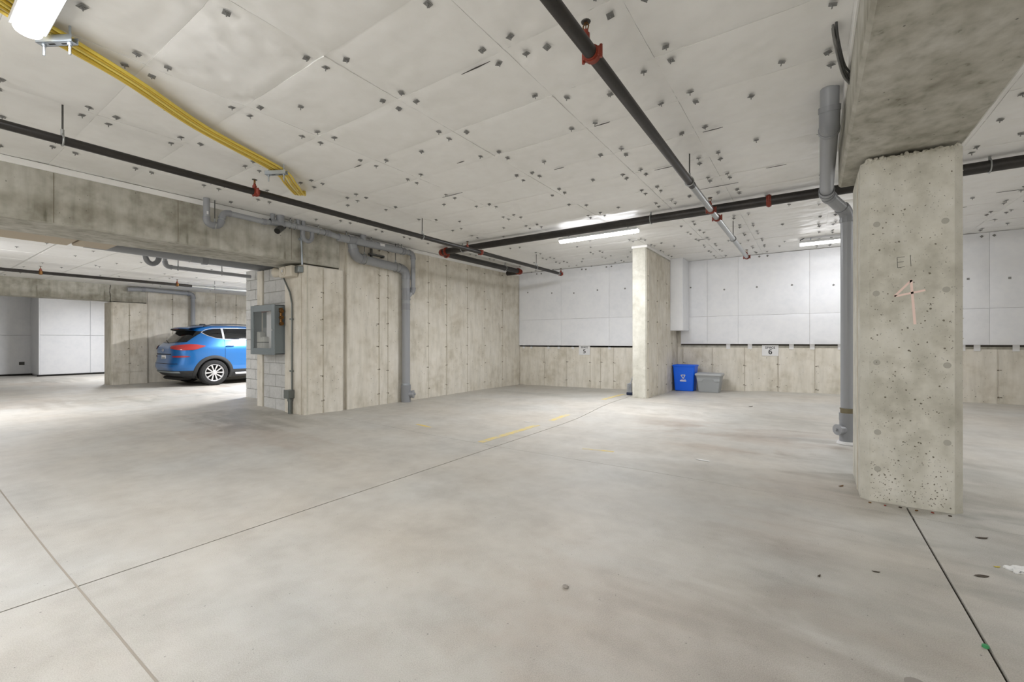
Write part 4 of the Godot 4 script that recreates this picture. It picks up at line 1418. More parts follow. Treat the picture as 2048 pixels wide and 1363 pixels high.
	g.rod(Vector3(-6.865, 0.30, -3.75), Vector3(-6.865, 0.24, -3.75), 0.042, 12)
	part("stub", g, M.conduit, t)
	t = thing("conduit", "slim pale conduit dropping down the beam face above the alarm box", "conduit")
	g = Geo.new()
	g.rod(Vector3(-6.528, 2.97, -3.735), Vector3(-6.528, 2.385, -3.755), 0.014, 10)
	part("tube", g, M.zinc, t)
	part("strap", bx(Vector3(-6.55, 2.76, -3.78), Vector3(-6.51, 2.785, -3.70), 0.003), M.zinc, t)


# ---------------------------------------------------------------- signs
func letters(parent: Node, called: String, s: String, size: float, at: Vector3) -> void:
	var tm := TextMesh.new()
	var f := SystemFont.new()
	f.font_names = PackedStringArray(["Droid Sans"])
	f.font_weight = 700
	tm.font = f
	tm.text = s
	tm.font_size = 64
	tm.pixel_size = size / 64.0
	tm.depth = 0.001
	tm.horizontal_alignment = HORIZONTAL_ALIGNMENT_CENTER
	tm.vertical_alignment = VERTICAL_ALIGNMENT_CENTER
	var o := put(called, tm, M.ink, parent)
	o.position = at

func build_signs() -> void:
	for s in [[-4.63, 0.975, WB + 0.004, "5", "white sign reading SPACE 5 tucked under the wall boards", 0.30, 0.235], [-0.705, 1.0, WB6 + 0.004, "6", "white sign reading SPACE 6 under the wall boards by the tote", 0.30, 0.225]]:
		var t := thing("parking_sign", s[4], "sign", Vector3(s[0], s[1], s[2]))
		part("plate", bx(Vector3(-s[5] / 2, -s[6] / 2, 0), Vector3(s[5] / 2, s[6] / 2, 0.004), 0.0015), M.white, t)
		letters(t, "lettering", "SPACE", 0.062, Vector3(0, s[6] / 2 - 0.052, 0.0046))
		letters(t, "number", s[3], 0.135, Vector3(0, -0.03, 0.0046))


# ---------------------------------------------------------------- bins and litter
func frustum(g: Geo, b: Vector2, t: Vector2, h: float, rad: float, wall: float) -> void:      # open-topped tub
	var ring := func(s: Vector2, y: float) -> PackedVector3Array:
		var p := PackedVector3Array()
		for c in 4:
			var sx_ := 1.0 if c == 0 or c == 3 else -1.0
			var sz_ := 1.0 if c < 2 else -1.0
			for k in 5:
				var a := PI / 2 * (c + k / 4.0)
				p.append(Vector3(sx_ * (s.x / 2 - rad) + cos(a) * rad, y, sz_ * (s.y / 2 - rad) + sin(a) * rad))
		p.append(p[0])
		return p
	var w2 := Vector2(wall, wall) * 2.0
	var P := [ring.call(b * 0.3, 0.002), ring.call(b * 0.97, 0.0), ring.call(b, 0.01), ring.call(b.lerp(t, 0.5), h * 0.5), ring.call(t, h - 0.035), ring.call(t + Vector2(0.02, 0.02), h - 0.033), ring.call(t + Vector2(0.024, 0.024), h - 0.004), ring.call(t + Vector2(0.018, 0.018), h), ring.call(t - w2, h), ring.call(b - w2, 0.02), ring.call(b * 0.2, 0.018)]
	g.grid(P, true)

func build_bins() -> void:
	var y := fh(-2.33, -10.2)
	var t := thing("recycling_bin", "tall bright blue recycling bin in the corner of space six", "bin", Vector3(-2.315, y, -10.24))
	var g := Geo.new()
	frustum(g, Vector2(0.40, 0.30), Vector2(0.46, 0.38), 0.57, 0.035, 0.006)
	part("tub", g, M.bin, t)
	g = Geo.new()
	var zf := 0.178
	g.span(Vector3(-0.075, 0.21, zf - 0.01), Vector3(0.055, 0.235, zf - 0.002))
	for k in 3:
		var a := PI / 2 + k * TAU / 3
		g.xf = Transform3D(Basis(Vector3.BACK, a - PI / 2), Vector3(-0.01 + cos(a) * 0.026, 0.325 + sin(a) * 0.026, zf + 0.002))
		g.span(Vector3(-0.036, -0.007, -0.004), Vector3(0.036, 0.007, 0.0))
		g.plate(PackedVector2Array([Vector2(0.025, -0.017), Vector2(0.05, 0.0), Vector2(0.025, 0.017)]), -0.004, 0.0)
	g.xf = Transform3D()
	for k in 4:
		g.span(Vector3(-0.055 + k * 0.027, 0.25, zf - 0.008), Vector3(-0.04 + k * 0.027, 0.262, zf + 0.000))
	part("print", g, M.white, t)
	t = thing("storage_tote", "grey plastic storage tote with lid beside the blue bin", "tote", Vector3(-1.80, fh(-1.8, -10.1), -10.16), 0.02)
	g = Geo.new()
	frustum(g, Vector2(0.40, 0.33), Vector2(0.485, 0.40), 0.37, 0.03, 0.005)
	part("tub", g, M.tote, t)
	g = Geo.new()
	g.xf = Transform3D(Basis(), Vector3(0, 0.355, 0))
	var P := []
	for s in [[0.51, 0.43, 0.0], [0.53, 0.45, 0.004], [0.53, 0.45, 0.035], [0.51, 0.43, 0.046], [0.44, 0.36, 0.046], [0.42, 0.34, 0.036], [0.02, 0.02, 0.038]]:
		var row := PackedVector3Array()
		for c in 4:
			var kx := 1.0 if c == 0 or c == 3 else -1.0
			var kz := 1.0 if c < 2 else -1.0
			var rad := minf(0.03, s[1] * 0.4)
			for k in 5:
				var a := PI / 2 * (c + k / 4.0)
				row.append(Vector3(kx * (s[0] / 2 - rad) + cos(a) * rad, s[2], kz * (s[1] / 2 - rad) + sin(a) * rad))
		row.append(row[0])
		P.append(row)
	g.grid(P, true)
	part("lid", g, M.lid, t)
	g = Geo.new()
	g.xf = Transform3D(Basis(Vector3.RIGHT, -0.11), Vector3(0, 0.27, 0.186))
	g.plate(PackedVector2Array([Vector2(-0.22, 0.06), Vector2(-0.22, -0.03), Vector2(-0.12, -0.035), Vector2(-0.10, 0.01), Vector2(0.10, 0.01), Vector2(0.12, -0.035), Vector2(0.22, -0.03), Vector2(0.22, 0.06)]), 0.0, 0.012)
	part("handle_band", g, M.tote, t)
	# slim thing peeping from behind the stub wall
	t = thing("snow_brush", "narrow blue-grey brush leaning behind the concrete stub wall", "brush", on_floor(-3.02, -8.7), 0.0)
	g = Geo.new()
	g.rod(Vector3(-0.02, 0.22, 0.0), Vector3(0.05, 0.44, -0.02), 0.012, 10)
	part("handle", g, M.pvc, t)
	g = Geo.new()
	for k in 10:
		g.span(Vector3(-0.085, 0.06 + k * 0.018, -0.03), Vector3(0.02 - k * 0.001, 0.07 + k * 0.018, 0.03), 0.003)
	g.span(Vector3(-0.05, 0.05, -0.015), Vector3(0.01, 0.25, 0.015), 0.004)
	part("bristles", g, M.pvc, t)
	part("base", bx(Vector3(-0.09, 0.0, -0.035), Vector3(0.03, 0.06, 0.035), 0.01), mat(Color(0.10, 0.14, 0.24), 0.6), t)

func flake(poly: Array, s: float, lift: float, sd: int) -> Geo:      # a leaf or scrap with a curl
	var g := Geo.new()
	var f := noise(sd, 1.4, 2)
	var n := poly.size()
	var up := func(p: Vector2) -> Vector3:
		return Vector3(p.x * s, 0.0015 + lift * absf(f.get_noise_2d(p.x * 2.0, p.y * 2.0)) * (0.3 + p.length()), p.y * s)
	var c := Vector2()
	for p: Vector2 in poly: c += p / n
	for i in n:
		for q in 2:
			var k0 := q * 0.5
			var k1 := k0 + 0.5
			var a: Vector2 = poly[i]
			var b: Vector2 = poly[(i + 1) % n]
			var A: Vector3 = up.call(c.lerp(a, k1))
			var B: Vector3 = up.call(c.lerp(b, k1))
			var C: Vector3 = up.call(c.lerp(b, k0))
			var D: Vector3 = up.call(c.lerp(a, k0))
			var nn := (B - A).cross(C - A).normalized()
			if nn.y < 0: nn = -nn
			g.tri(A, B, C, nn, nn, nn)
			if q > 0: g.tri(A, C, D, nn, nn, nn)
			var dn := Vector3(0, -0.0012, 0)
			g.tri(A + dn, B + dn, C + dn, -nn, -nn, -nn)
			if q > 0:
				g.tri(A + dn, C + dn, D + dn, -nn, -nn, -nn)
				g.quad(A, B, B + dn, A + dn, (A - up.call(c)).normalized())
	return g

func build_litter() -> void:
	var leaf := [Vector2(-1, 0), Vector2(-0.6, 0.32), Vector2(0, 0.42), Vector2(0.6, 0.26), Vector2(1, 0.02), Vector2(0.6, -0.3), Vector2(0, -0.38), Vector2(-0.6, -0.25)]
	var scrap := [Vector2(-1, -0.1), Vector2(-0.7, 0.5), Vector2(-0.1, 0.62), Vector2(0.5, 0.75), Vector2(0.95, 0.3), Vector2(0.7, -0.3), Vector2(0.2, -0.7), Vector2(-0.5, -0.5)]
	for s in [
		["paper_scrap", "flat white paper slip on the floor in space six", "paper", [Vector2(-1, 0.2), Vector2(-0.3, 0.3), Vector2(1, 0.12), Vector2(0.8, -0.2), Vector2(0, -0.3), Vector2(-0.8, -0.1)], 0.07, 0.006, -0.889, -4.66, -0.2, "paper"],
		["paper_scrap", "small white paper slip on the yellow line of space five", "paper", [Vector2(-1, 0.2), Vector2(0.3, 0.25), Vector2(1, 0.05), Vector2(0.4, -0.25), Vector2(-0.8, -0.15)], 0.055, 0.006, -3.457, -5.45, 0.0, "paper"],
		["fallen_leaf", "dark curled leaf on the floor nearest the white scrap", "leaf", leaf, 0.036, 0.006, 0.716, -3.184, 0.5, "leaf"],
		["fallen_leaf", "brown rolled leaf on the floor behind the pillar's right corner", "leaf", leaf, 0.034, 0.008, 0.856, -3.805, 0.4, "leaf"],
		["fallen_leaf", "small tan leaf on the floor left of the pillar foot", "leaf", leaf, 0.028, 0.010, 0.204, -4.511, 0.9, "leaf2"],
		["fallen_leaf", "tiny yellow leaf beside the white scrap at right", "leaf", leaf, 0.015, 0.006, 0.812, -3.36, 0.2, "lemon"],
		["fallen_leaf", "dark leaf speck on the bright floor of space six", "leaf", leaf, 0.035, 0.012, -0.833, -8.3, 0.4, "leaf"],
		["fallen_leaf", "small dark leaf in front of the pillar left of the floor joint", "leaf", leaf, 0.014, 0.006, 0.034, -2.71, 1.2, "leaf"],
		["fallen_leaf", "pair-sized black leaf crumb midway before the pillar", "leaf", leaf, 0.018, 0.004, 0.278, -2.93, 0.2, "leaf"]]:
		var o := put(s[0], flake(s[3], s[4], s[5], 900 + used.size()).mesh(), M[s[9]])
		o.position = on_floor(s[6], s[7], 0.001)
		o.rotation.y = s[8]
		tag(o, s[1], s[2])
	var f := noise(61, 0.9, 3)
	var cr := Geo.new()
	var P := []
	for j in 11:
		var row := PackedVector3Array()
		for i in 11:
			var u := Vector2(i / 5.0 - 1.0, j / 5.0 - 1.0)
			var edge := 1.0 - 0.22 * absf(f.get_noise_2d(u.angle() * 2.0, 3.0)) * 2.0
			var q := u * edge * Vector2(0.062, 0.042)
			row.append(Vector3(q.x, 0.004 + 0.030 * absf(f.get_noise_2d(u.x * 3.0, u.y * 3.0)) * (1.3 - u.length() * 0.5), q.y))
		P.append(row)
	cr.grid(P, true)
	for k in 2:
		for i in 10:
			var a: Vector3 = P[k * 10][i]
			var b: Vector3 = P[k * 10][i + 1]
			cr.quad(a, b, b * Vector3(1, 0, 1), a * Vector3(1, 0, 1), Vector3(0, 0, -1 if k == 0 else 1))
			a = P[i][k * 10]; b = P[i + 1][k * 10]
			cr.quad(a, b, b * Vector3(1, 0, 1), a * Vector3(1, 0, 1), Vector3(-1 if k == 0 else 1, 0, 0))
	var pp := part("paper_scrap", cr, M.paper)
	pp.position = on_floor(0.905, -3.375)
	pp.rotation.y = 0.5
	tag(pp, "crumpled white paper scrap on the floor at the right edge", "paper")
	var g := Geo.new()
	g.lathe([Vector2(0, 0), Vector2(0.012, 0.001), Vector2(0.017, 0.006), Vector2(0.012, 0.012), Vector2(0, 0.014)], 10)
	var o := part("pebble", g, M.stone)
	o.position = on_floor(-0.981, -1.891)
	o.scale = Vector3(1.0, 1.0, 0.7)
	tag(o, "small grey pebble alone on the floor in the foreground", "stone")
	g = Geo.new()
	g.lathe([Vector2(0.011, 0), Vector2(0.011, 0.008), Vector2(0.007, 0.011), Vector2(0, 0.011)], 12)
	o = part("bottle_cap", g, M.green)
	o.position = on_floor(0.562, -2.449, 0.0)
	tag(o, "tiny green plastic cap on the dark floor joint", "cap")
	rng.seed = 41
	for i in 6:
		g = Geo.new()
		g.box(Vector3(0, 0.004, 0), Vector3(0.018, 0.007, 0.012), 0.002)
		o = part("debris_chip", g, [M.leaf2, M.red, M.leaf][i % 3])
		o.position = on_floor(0.36 + i * 0.085, -4.18 + 0.012 * (i % 2) + 0.01)
		o.rotation.y = i * 1.3
		tag(o, "%s debris chip, counted from the left, along the foot of the chalked pillar" % ["first", "second", "third", "fourth", "fifth", "sixth"][i], "debris", "debris chips at the pillar foot")


# ---------------------------------------------------------------- car
# horizontal rings: height, rear z, front z, half width, corner exponent (z runs from the tail forward)
var rings := [
	[0.20, 0.34, 4.22, 0.78, 5.0], [0.28, 0.14, 4.36, 0.86, 5.0], [0.36, 0.06, 4.42, 0.90, 5.0], [0.42, 0.03, 4.45, 0.915, 5.0], [0.50, 0.0, 4.47, 0.925, 5.2], [0.58, 0.005, 4.48, 0.928, 5.4],
	[0.66, 0.03, 4.47, 0.928, 5.6], [0.76, 0.055, 4.45, 0.928, 5.8], [0.88, 0.05, 4.38, 0.926, 5.8], [0.98, 0.045, 4.22, 0.918, 5.6], [1.05, 0.06, 3.95, 0.905, 5.2], [1.10, 0.10, 3.55, 0.89, 4.8],
	[1.18, 0.19, 3.28, 0.865, 4.6], [1.28, 0.29, 3.06, 0.83, 4.6], [1.38, 0.39, 2.86, 0.79, 4.6], [1.47, 0.47, 2.66, 0.745, 4.6], [1.54, 0.50, 2.48, 0.70, 4.6], [1.59, 0.56, 2.30, 0.65, 4.4],
	[1.625, 0.72, 2.12, 0.56, 4.0], [1.645, 0.95, 1.9, 0.42, 3.6], [1.65, 1.2, 1.7, 0.2, 3.0]]

func ring_at(y: float) -> Array:
	for i in rings.size() - 1:
		if y <= rings[i + 1][0] or i == rings.size() - 2:
			var t := clampf((y - rings[i][0]) / (rings[i + 1][0] - rings[i][0]), 0.0, 1.0)
			var o := []
			for k in 5: o.append(lerpf(rings[i][k], rings[i + 1][k], t))
			return o
	return rings[0]

func shell(y: float, phi: float, off := 0.0) -> Vector3:          # phi 0 = right side middle, PI/2 = tail middle
	var r := ring_at(y)
	var zm: float = (r[1] + r[2]) * 0.5
	var L: float = (r[2] - r[1]) * 0.5
	var w: float = r[3]
	var k: float = 2.0 / r[4]
	var c := cos(phi)
	var s := sin(phi)
	var x := w * signf(c) * pow(absf(c), k)
	var z := L * signf(s) * pow(absf(s), k)
	var nn := Vector2(signf(c) * pow(absf(x / w), r[4] - 1.0) / w, signf(s) * pow(absf(z / L), r[4] - 1.0) / L).normalized()
	return Vector3(x + nn.x * off, y, -(zm - z - nn.y * off))      # car points to -z

func phi_z(y: float, z: float) -> float:
	var r := ring_at(y)
	var q := clampf(((r[1] + r[2]) * 0.5 - z) / ((r[2] - r[1]) * 0.5), -1.0, 1.0)
	return asin(signf(q) * pow(absf(q), r[4] * 0.5))

func phi_x(y: float, x: float) -> float:
	var r := ring_at(y)
	return acos(signf(x) * pow(minf(absf(x) / r[3], 1.0), r[4] * 0.5))

func phi_of(y: float, c: Array) -> float:          # c = ["x", half-width place on the tail] or ["z", place along the right side] or ["a", angle]
	if c[0] == "x": return phi_x(y, c[1])
	if c[0] == "z": return phi_z(y, c[1])
	return c[1]

func patch(ctrl: Array, lo: Array, hi: Array, off: float, rows := 5, sub := 6, mirror := false) -> Geo:
	var g := Geo.new()
	var P := []
	for j in rows + 1:
		var row := PackedVector3Array()
		for i in ctrl.size() - 1:
			for q in sub + (1 if i == ctrl.size() - 2 else 0):
				var t := float(q) / sub
				var y := lerpf(lerpf(lo[i], lo[i + 1], t), lerpf(hi[i], hi[i + 1], t), float(j) / rows)
				var a: Array = ctrl[i]
				var b: Array = ctrl[i + 1]
				var ph: float
				if a[0] == b[0]:
					ph = phi_of(y, [a[0], lerpf(a[1], b[1], t)])
				else:
					ph = lerpf(phi_of(y, a), phi_of(y, b), t)
				var p := shell(y, ph, off)
				if mirror: p.x = -p.x
				row.append(p)
		P.append(row)
	var d: Vector3 = (P[0][1] - P[0][0]).cross(P[rows][0] - P[0][0])
	var mid: Vector3 = P[rows / 2][P[0].size() / 2]
	g.grid(P, d.dot(mid - Vector3(0, 0.8, -2.24)) < 0.0)
	return g

func side_window(zs: Array, lo: Array, hi: Array, off: float, mirror: bool) -> Geo:
	var c := []
	for z in zs: c.append(["z", z])
	return patch(c, lo, hi, off, 5, 4, mirror)

func build_car() -> void:
	var t := thing("car", "blue compact SUV parked beside the far concrete wall", "car", Vector3(-14.235, 0.0, -4.30), 0.0)
	var body := Geo.new()
	var clad := Geo.new()
	var ys := []
	for i in rings.size() - 1:
		for k in 3: ys.append(lerpf(rings[i][0], rings[i + 1][0], k / 3.0))
	ys.append(1.65)
	var N := 288
	var P := []
	var Nn := []
	for y: float in ys:
		var row := PackedVector3Array()
		for k in N + 1:
			# even spacing round the outline
			var a := TAU * k / N
			var u := a + 0.16 * sin(4.0 * a)
			row.append(shell(y, u))
		P.append(row)
	for i in P.size():
		var row := PackedVector3Array()
		for k in N + 1:
			var du: Vector3 = P[i][(k + 1) % N] - P[i][(k - 1 + N) % N]
			var dv: Vector3 = P[mini(i + 1, P.size() - 1)][k] - P[maxi(i - 1, 0)][k]
			var nn := du.cross(dv).normalized()
			if nn.dot(P[i][k] - Vector3(0, 0.75, -2.24)) < 0.0: nn = -nn
			row.append(nn)
		Nn.append(row)
	var wheels := [Vector2(0.90, 0.345), Vector2(3.57, 0.345)]
	for i in P.size() - 1:
		for k in N:
			var m: Vector3 = (P[i][k] + P[i][k + 1] + P[i + 1][k] + P[i + 1][k + 1]) * 0.25
			var hole := false
			for w: Vector2 in wheels:
				if Vector2(-m.z, m.y).distance_to(w) < 0.415 and absf(m.x) > 0.5: hole = true
			if hole: continue
			var g := clad if m.y < 0.41 else body
			g.tri(P[i][k], P[i][k + 1], P[i + 1][k + 1], Nn[i][k], Nn[i][k + 1], Nn[i + 1][k + 1])
			g.tri(P[i][k], P[i + 1][k + 1], P[i + 1][k], Nn[i][k], Nn[i + 1][k + 1], Nn[i + 1][k])
	for k in N:
		body.tri(P[P.size() - 1][k], P[P.size() - 1][k + 1], Vector3(0, 1.652, -1.45), Vector3.UP, Vector3.UP, Vector3.UP)
		clad.tri(P[0][k], P[0][k + 1], Vector3(0, 0.2, -2.24), Vector3.DOWN, Vector3.DOWN, Vector3.DOWN)
	part("body", body, M.paint, t)
	part("cladding", clad, M.clad, t)
	for mir: bool in [false, true]:
		var s := -1.0 if mir else 1.0
		for w: Vector2 in wheels:
			# flared black arch lip and the liner within
			var g := Geo.new()
			var R := []
			for q in 5:
				var row := PackedVector3Array()
				for k in 33:
					var a := lerpf(-0.42, PI + 0.42, k / 32.0)
					var rad: float = [0.375, 0.378, 0.40, 0.455, 0.468][q]
					var z := w.x - cos(a) * rad
					var y := maxf(w.y + sin(a) * rad, 0.21)
					var p := shell(y, phi_z(y, z), [-0.10, 0.012, 0.022, 0.018, 0.0][q])
					p.x *= s
					row.append(p)
				R.append(row)
			g.grid(R, not mir)
			part("wheel_arch", g, M.clad, t)
			g = Geo.new()
			var cyl := []
			for q in 2:
				var row := PackedVector3Array()
				for k in 25:
					var a := lerpf(-0.42, PI + 0.42, k / 24.0)
					row.append(Vector3(s * (0.84 - 0.34 * q), w.y + sin(a) * 0.39, -(w.x - cos(a) * 0.39)))
				cyl.append(row)
			g.grid(cyl)
			g.span(Vector3(s * 0.48, 0.2, -w.x - 0.40), Vector3(s * 0.50, 0.75, -w.x + 0.40))
			part("wheel_liner", g, M.void, t)
			wheel(t, Vector3(s * 0.815, w.y, -w.x), s)
		# glass
		part("window", side_window([0.70, 0.80, 0.95, 1.13], [1.415, 1.345, 1.295, 1.268], [1.445, 1.50, 1.530, 1.540], 0.004, mir), M.tint, t)
		part("window", side_window([1.17, 1.5, 1.9], [1.262, 1.245, 1.23], [1.542, 1.548, 1.548], 0.004, mir), M.tint, t)
		part("window", side_window([1.95, 2.3, 2.55, 2.85], [1.228, 1.215, 1.205, 1.20], [1.548, 1.53, 1.45, 1.27], 0.004, mir), M.tint, t)
		var trim := Geo.new()
		var pts := PackedVector3Array()
		for q in [[0.66, 1.43], [0.78, 1.345], [0.95, 1.283], [1.13, 1.252], [1.5, 1.23], [1.9, 1.214], [2.4, 1.195], [2.9, 1.18]]:
			var p := shell(q[1], phi_z(q[1], q[0]), 0.006)
			p.x *= s
			pts.append(p)
		trim.tube(pts, 0.010, 8)
		pts = PackedVector3Array()
		for q in [[0.66, 1.43], [0.76, 1.505], [0.92, 1.547], [1.3, 1.562], [1.9, 1.564], [2.3, 1.548]]:
			var p := shell(q[1], phi_z(q[1], q[0]), 0.006)
			p.x *= s
			pts.append(p)
		trim.tube(pts, 0.009, 8)
		part("window_trim", trim, M.chrome, t)
		part("window_pillar", side_window([1.125, 1.178], [1.262, 1.258], [1.545, 1.548], 0.010, mir), M.cabinet_in, t)
		# roof rail
		var rail := Geo.new()
		rail.tube(PackedVector3Array([Vector3(s * 0.60, 1.60, -0.75), Vector3(s * 0.59, 1.655, -0.95), Vector3(s * 0.585, 1.675, -1.5), Vector3(s * 0.58, 1.655, -2.1), Vector3(s * 0.575, 1.60, -2.25)]), 0.015, 8)
		part("roof_rail", rail, M.clad, t)
		# tail lamp wrapping the corner, low reflector
		part("tail_lamp", patch([["x", 0.46], ["x", 0.66], ["x", 0.77], ["z", 0.42], ["z", 0.52], ["z", 0.70]], [1.01, 0.975, 0.955, 0.965, 0.99, 1.062], [1.07, 1.10, 1.115, 1.115, 1.11, 1.075], 0.016, 6, 8, mir), M.lamp_red, t)
		part("reflector", patch([["x", 0.56], ["x", 0.74], ["z", 0.27], ["z", 0.36]], [0.775, 0.77, 0.772, 0.785], [0.805, 0.815, 0.812, 0.795], 0.012, 3, 8, mir), M.lamp_red, t)
		# door handles, sill strip, seams
		for z in [1.28, 2.35]:
			var h := Geo.new()
			var p := shell(1.06, phi_z(1.06, z), 0.025)
			p.x *= s
			h.box(p, Vector3(0.03, 0.03, 0.2), 0.012)
			part("door_handle", h, M.paint, t)
		var sill := Geo.new()
		sill.tube(PackedVector3Array([shell(0.30, phi_z(0.30, 1.42), 0.02) * Vector3(s, 1, 1), shell(0.30, phi_z(0.30, 2.2), 0.02) * Vector3(s, 1, 1), shell(0.30, phi_z(0.30, 3.05), 0.02) * Vector3(s, 1, 1)]), 0.035, 8)
		part("sill_strip", sill, M.alloy, t)
		for q in [[1.16, 0.62, 1.24], [1.93, 0.42, 1.22]]:
			var seam := Geo.new()
			var sp := PackedVector3Array()
			for k in 8:
				var y := lerpf(q[1], q[2], k / 7.0)
				sp.append(shell(y, phi_z(y, q[0]), 0.0005) * Vector3(s, 1, 1))
			seam.tube(sp, 0.004, 6)
			part("door_seam", seam, M.void, t)
		var mi := Geo.new()
		mi.box(Vector3(s * 0.98, 1.17, -2.78), Vector3(0.2, 0.13, 0.11), 0.04)
		part("door_mirror", mi, M.paint, t)
		part("head_lamp", patch([["z", 3.85], ["z", 4.05], ["z", 4.2]], [0.86, 0.85, 0.85], [0.91, 0.93, 0.93], 0.006, 2, 4, mir), M.chrome, t)
	# rear glass, spoiler, plate, emblem
	part("rear_window", patch([["x", 0.70], ["x", 0.0], ["x", -0.70]], [1.17, 1.15, 1.17], [1.46, 1.49, 1.46], 0.010, 6, 10), M.tint, t)
	part("bumper_strip", patch([["x", 0.7], ["x", -0.7]], [0.36, 0.36], [0.405, 0.405], 0.014, 2, 16), M.cabinet, t)
	part("tailgate_seam", patch([["x", 0.72], ["x", -0.72]], [0.600, 0.600], [0.612, 0.612], 0.005, 2, 16), M.void, t)
	part("tailgate_seam", patch([["x", 0.5], ["x", -0.5]], [0.84, 0.84], [0.86, 0.86], 0.005, 2, 16), M.void, t)
	var sp := Geo.new()
	var S := []
	for q in [[0.30, 1.535], [0.29, 1.55], [0.33, 1.572], [0.55, 1.60], [0.75, 1.628]]:
		var row := PackedVector3Array()
		for k in 13:
			var u := k / 6.0 - 1.0
			row.append(Vector3(u * 0.63, q[1] - 0.03 * u * u, -(q[0] + 0.10 * u * u)))
		S.append(row)
	sp.grid(S)
	part("spoiler", sp, M.paint, t)
	sp = Geo.new()
	S = []
	for q in [[0.30, 1.535], [0.46, 1.49], [0.52, 1.48]]:
		var row := PackedVector3Array()
		for k in 13:
			var u := k / 6.0 - 1.0
			row.append(Vector3(u * 0.63, q[1] - 0.03 * u * u, -(q[0] + 0.10 * u * u)))
		S.append(row)
	sp.grid(S, true)
	part("spoiler_underside", sp, M.clad, t)
	part("brake_lamp", bx(Vector3(-0.16, 1.515, -0.345), Vector3(0.16, 1.535, -0.315), 0.006), M.lamp_red, t)
	var pl := part("license_plate", bx(Vector3(-0.15, 0.69, 0.0), Vector3(0.15, 0.82, 0.012), 0.003), M.white, t)
	pl.position.z = -0.06
	var ch := Geo.new()
	for k in 7:
		ch.span(Vector3(-0.12 + k * 0.035, 0.725, 0.012), Vector3(-0.10 + k * 0.035, 0.775, 0.0135))
	part("plate_characters", ch, M.cabinet, pl)
	var em := Geo.new()
	var ring := PackedVector3Array()
	for k in 25:
		ring.append(Vector3(cos(TAU * k / 24.0) * 0.062, 0.955 + sin(TAU * k / 24.0) * 0.034, -0.036))
	em.tube(ring, 0.006, 6)
	for s2: float in [-1.0, 1.0]:
		em.rod(Vector3(s2 * 0.026 - 0.010, 0.93, -0.036), Vector3(s2 * 0.026 + 0.010, 0.98, -0.036), 0.006, 6)
	em.rod(Vector3(-0.026, 0.95, -0.036), Vector3(0.026, 0.96, -0.036), 0.006, 6)
	part("emblem", em, M.chrome, t)
	var wp := Geo.new()
	wp.rod(Vector3(0.02, 1.15, -0.145), Vector3(-0.30, 1.22, -0.205), 0.009, 6)
	part("wiper", wp, M.clad, t)
	var af := Geo.new()
	af.box(Vector3(0, 1.662, -0.95), Vector3(0.05, 0.045, 0.16), 0.02)
	part("antenna", af, M.clad, t)
	part("windscreen", patch([["a", PI * 1.5 - 0.9], ["a", PI * 1.5], ["a", PI * 1.5 + 0.9]], [1.16, 1.14, 1.16], [1.52, 1.54, 1.52], 0.005, 5, 8), M.tint, t)
	var ex := Geo.new()
	ex.span(Vector3(-0.55, 0.16, -0.5), Vector3(0.55, 0.24, -0.2), 0.03)
	part("muffler", ex, M.void, t)

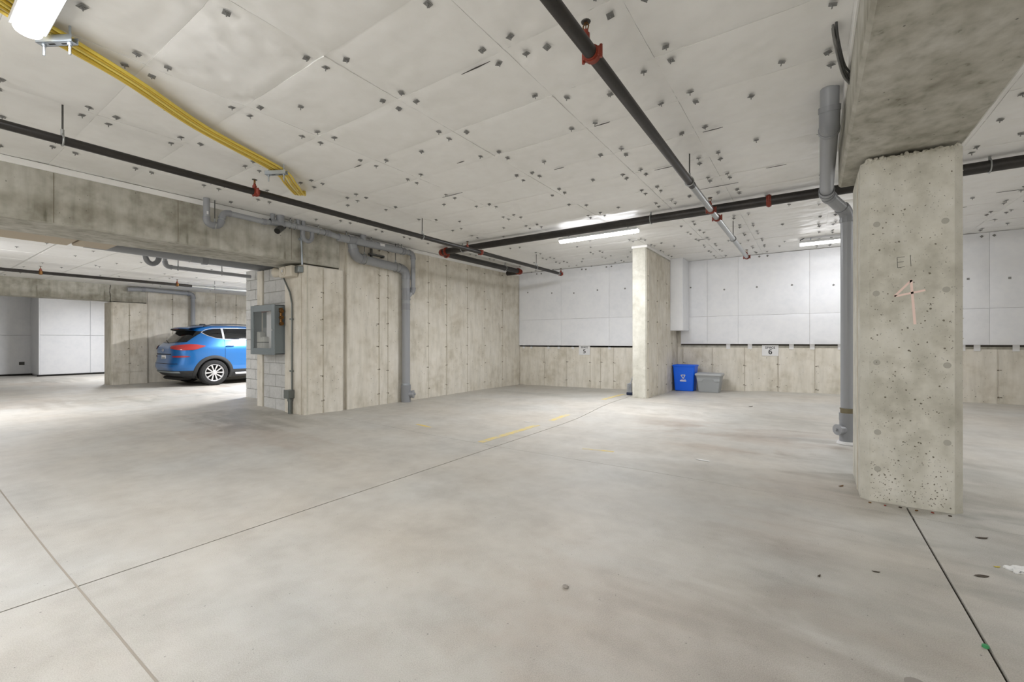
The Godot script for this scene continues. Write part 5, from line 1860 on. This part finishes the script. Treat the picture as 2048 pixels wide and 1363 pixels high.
func wheel(t: Node, at: Vector3, s: float) -> void:
	var w := Node3D.new()
	w.name = "wheel"
	t.add_child(w, true)
	w.position = at
	var B := Basis(Vector3(0, 0, 1), -PI / 2 * s)              # lathe axis to outward x
	var g := Geo.new()
	g.xf = Transform3D(B, Vector3())
	g.lathe([Vector2(0.225, -0.10), Vector2(0.30, -0.112), Vector2(0.332, -0.09), Vector2(0.344, -0.06), Vector2(0.345, 0.06), Vector2(0.334, 0.092), Vector2(0.30, 0.112), Vector2(0.25, 0.116), Vector2(0.228, 0.10)], 40)
	for k in [-0.05, 0.0, 0.05]:
		g.lathe([Vector2(0.3455, k - 0.02), Vector2(0.347, k), Vector2(0.3455, k + 0.02)], 40)
	part("tire", g, M.rubber, w)
	g = Geo.new()
	g.xf = Transform3D(B, Vector3())
	g.lathe([Vector2(0.205, -0.08), Vector2(0.212, 0.07), Vector2(0.232, 0.104), Vector2(0.226, 0.112), Vector2(0.212, 0.108), Vector2(0.20, 0.09)], 40)
	part("rim", g, M.alloy, w)
	g = Geo.new()
	g.xf = Transform3D(B, Vector3())
	g.lathe([Vector2(0.21, 0.02), Vector2(0, 0.02)], 24)
	part("brake_disc", g, M.void, w)
	g = Geo.new()
	for k in 5:
		for q: float in [-1.0, 1.0]:
			var a := TAU * k / 5.0
			g.xf = Transform3D(B * Basis(Vector3.UP, a), Vector3())
			var P0 := Vector2(0.05, q * 0.022)
			var P1 := Vector2(0.213, q * 0.066)
			var o := (P1 - P0).normalized().orthogonal()
			var wd0 := 0.013
			var wd1 := 0.02
			var poly := [P0 - o * wd0, P1 - o * wd1, P1 + o * wd1, P0 + o * wd0]
			var top := []
			var bot := []
			for i in 4:
				var h := 0.085 if i == 0 or i == 3 else 0.104
				top.append(Vector3(poly[i].x, h, poly[i].y))
				bot.append(Vector3(poly[i].x, h - 0.03, poly[i].y))
			g.quad(top[0], top[1], top[2], top[3], Vector3.UP)
			g.quad(top[0], top[1], bot[1], bot[0], Vector3(-o.x, 0, -o.y))
			g.quad(top[3], top[2], bot[2], bot[3], Vector3(o.x, 0, o.y))
	g.xf = Transform3D(B, Vector3())
	g.lathe([Vector2(0.065, 0.06), Vector2(0.065, 0.085), Vector2(0.05, 0.09), Vector2(0.03, 0.094), Vector2(0, 0.095)], 20)
	part("spokes", g, M.alloy, w)


# ---------------------------------------------------------------- all of it
func _ready() -> void:
	var cam := Camera3D.new()
	cam.name = "camera"
	cam.fov = rad_to_deg(2.0 * atan(681.5 / 873.0))
	cam.near = 0.05
	cam.far = 100.0
	add_child(cam)
	cam.position = Vector3(0, 1.2, 0)
	cam.rotation.y = atan2(598.0, 873.0)
	cam.current = true
	var env := Environment.new()
	env.background_mode = Environment.BG_COLOR
	env.background_color = Color(0.0, 0.0, 0.0)
	env.tonemap_mode = Environment.TONE_MAPPER_LINEAR
	env.tonemap_exposure = 2.08
	env.sdfgi_enabled = true
	env.ssao_enabled = true
	env.ssil_enabled = true
	var we := WorldEnvironment.new()
	we.name = "environment"
	we.environment = env
	add_child(we)
	materials()
	var yl := 2.985
	build_lamp(-3.63, -2.41, -0.485, yl, "white wraparound ceiling light in the near left corner above the yellow cables", 2.2)
	build_lamp(-3.62, -2.24, -6.78, 2.985, "lit wraparound ceiling light in front of the black main pipe", 5.3)
	build_lamp(-0.17, 1.20, -9.42, 2.985, "lit wraparound ceiling light half hidden by the grey downpipe", 1.2)
	build_lamp(-11.8, -10.5, -6.9, BAYC - 0.02, "wraparound ceiling light over the lane beside the blue car", 18.0)
	build_lamp(-11.6, -10.3, -0.6, BAYC - 0.02, "wraparound ceiling light over the lane past the left beam", 6.0)
	build_lamp(-19.3, -18.0, -4.5, BAYC - 0.02, "wraparound ceiling light before the white end wall", 6.0)
	build_lamp(2.6, 3.9, -6.2, 2.985, "wraparound ceiling light right of the chalked pillar", 7.0)
	build_lamp(-3.4, -2.1, 4.6, yl, "wraparound ceiling light behind the viewpoint", 19.0)
	build_lamp(1.7, 3.0, 5.0, yl, "wraparound ceiling light behind and right of the viewpoint", 12.0)
	build_floor()
	build_ceiling()
	build_walls()
	build_pillar()
	build_car()
	build_sprinklers()
	build_drains()
	build_cables()
	build_fittings()
	build_signs()
	build_bins()
	build_litter()
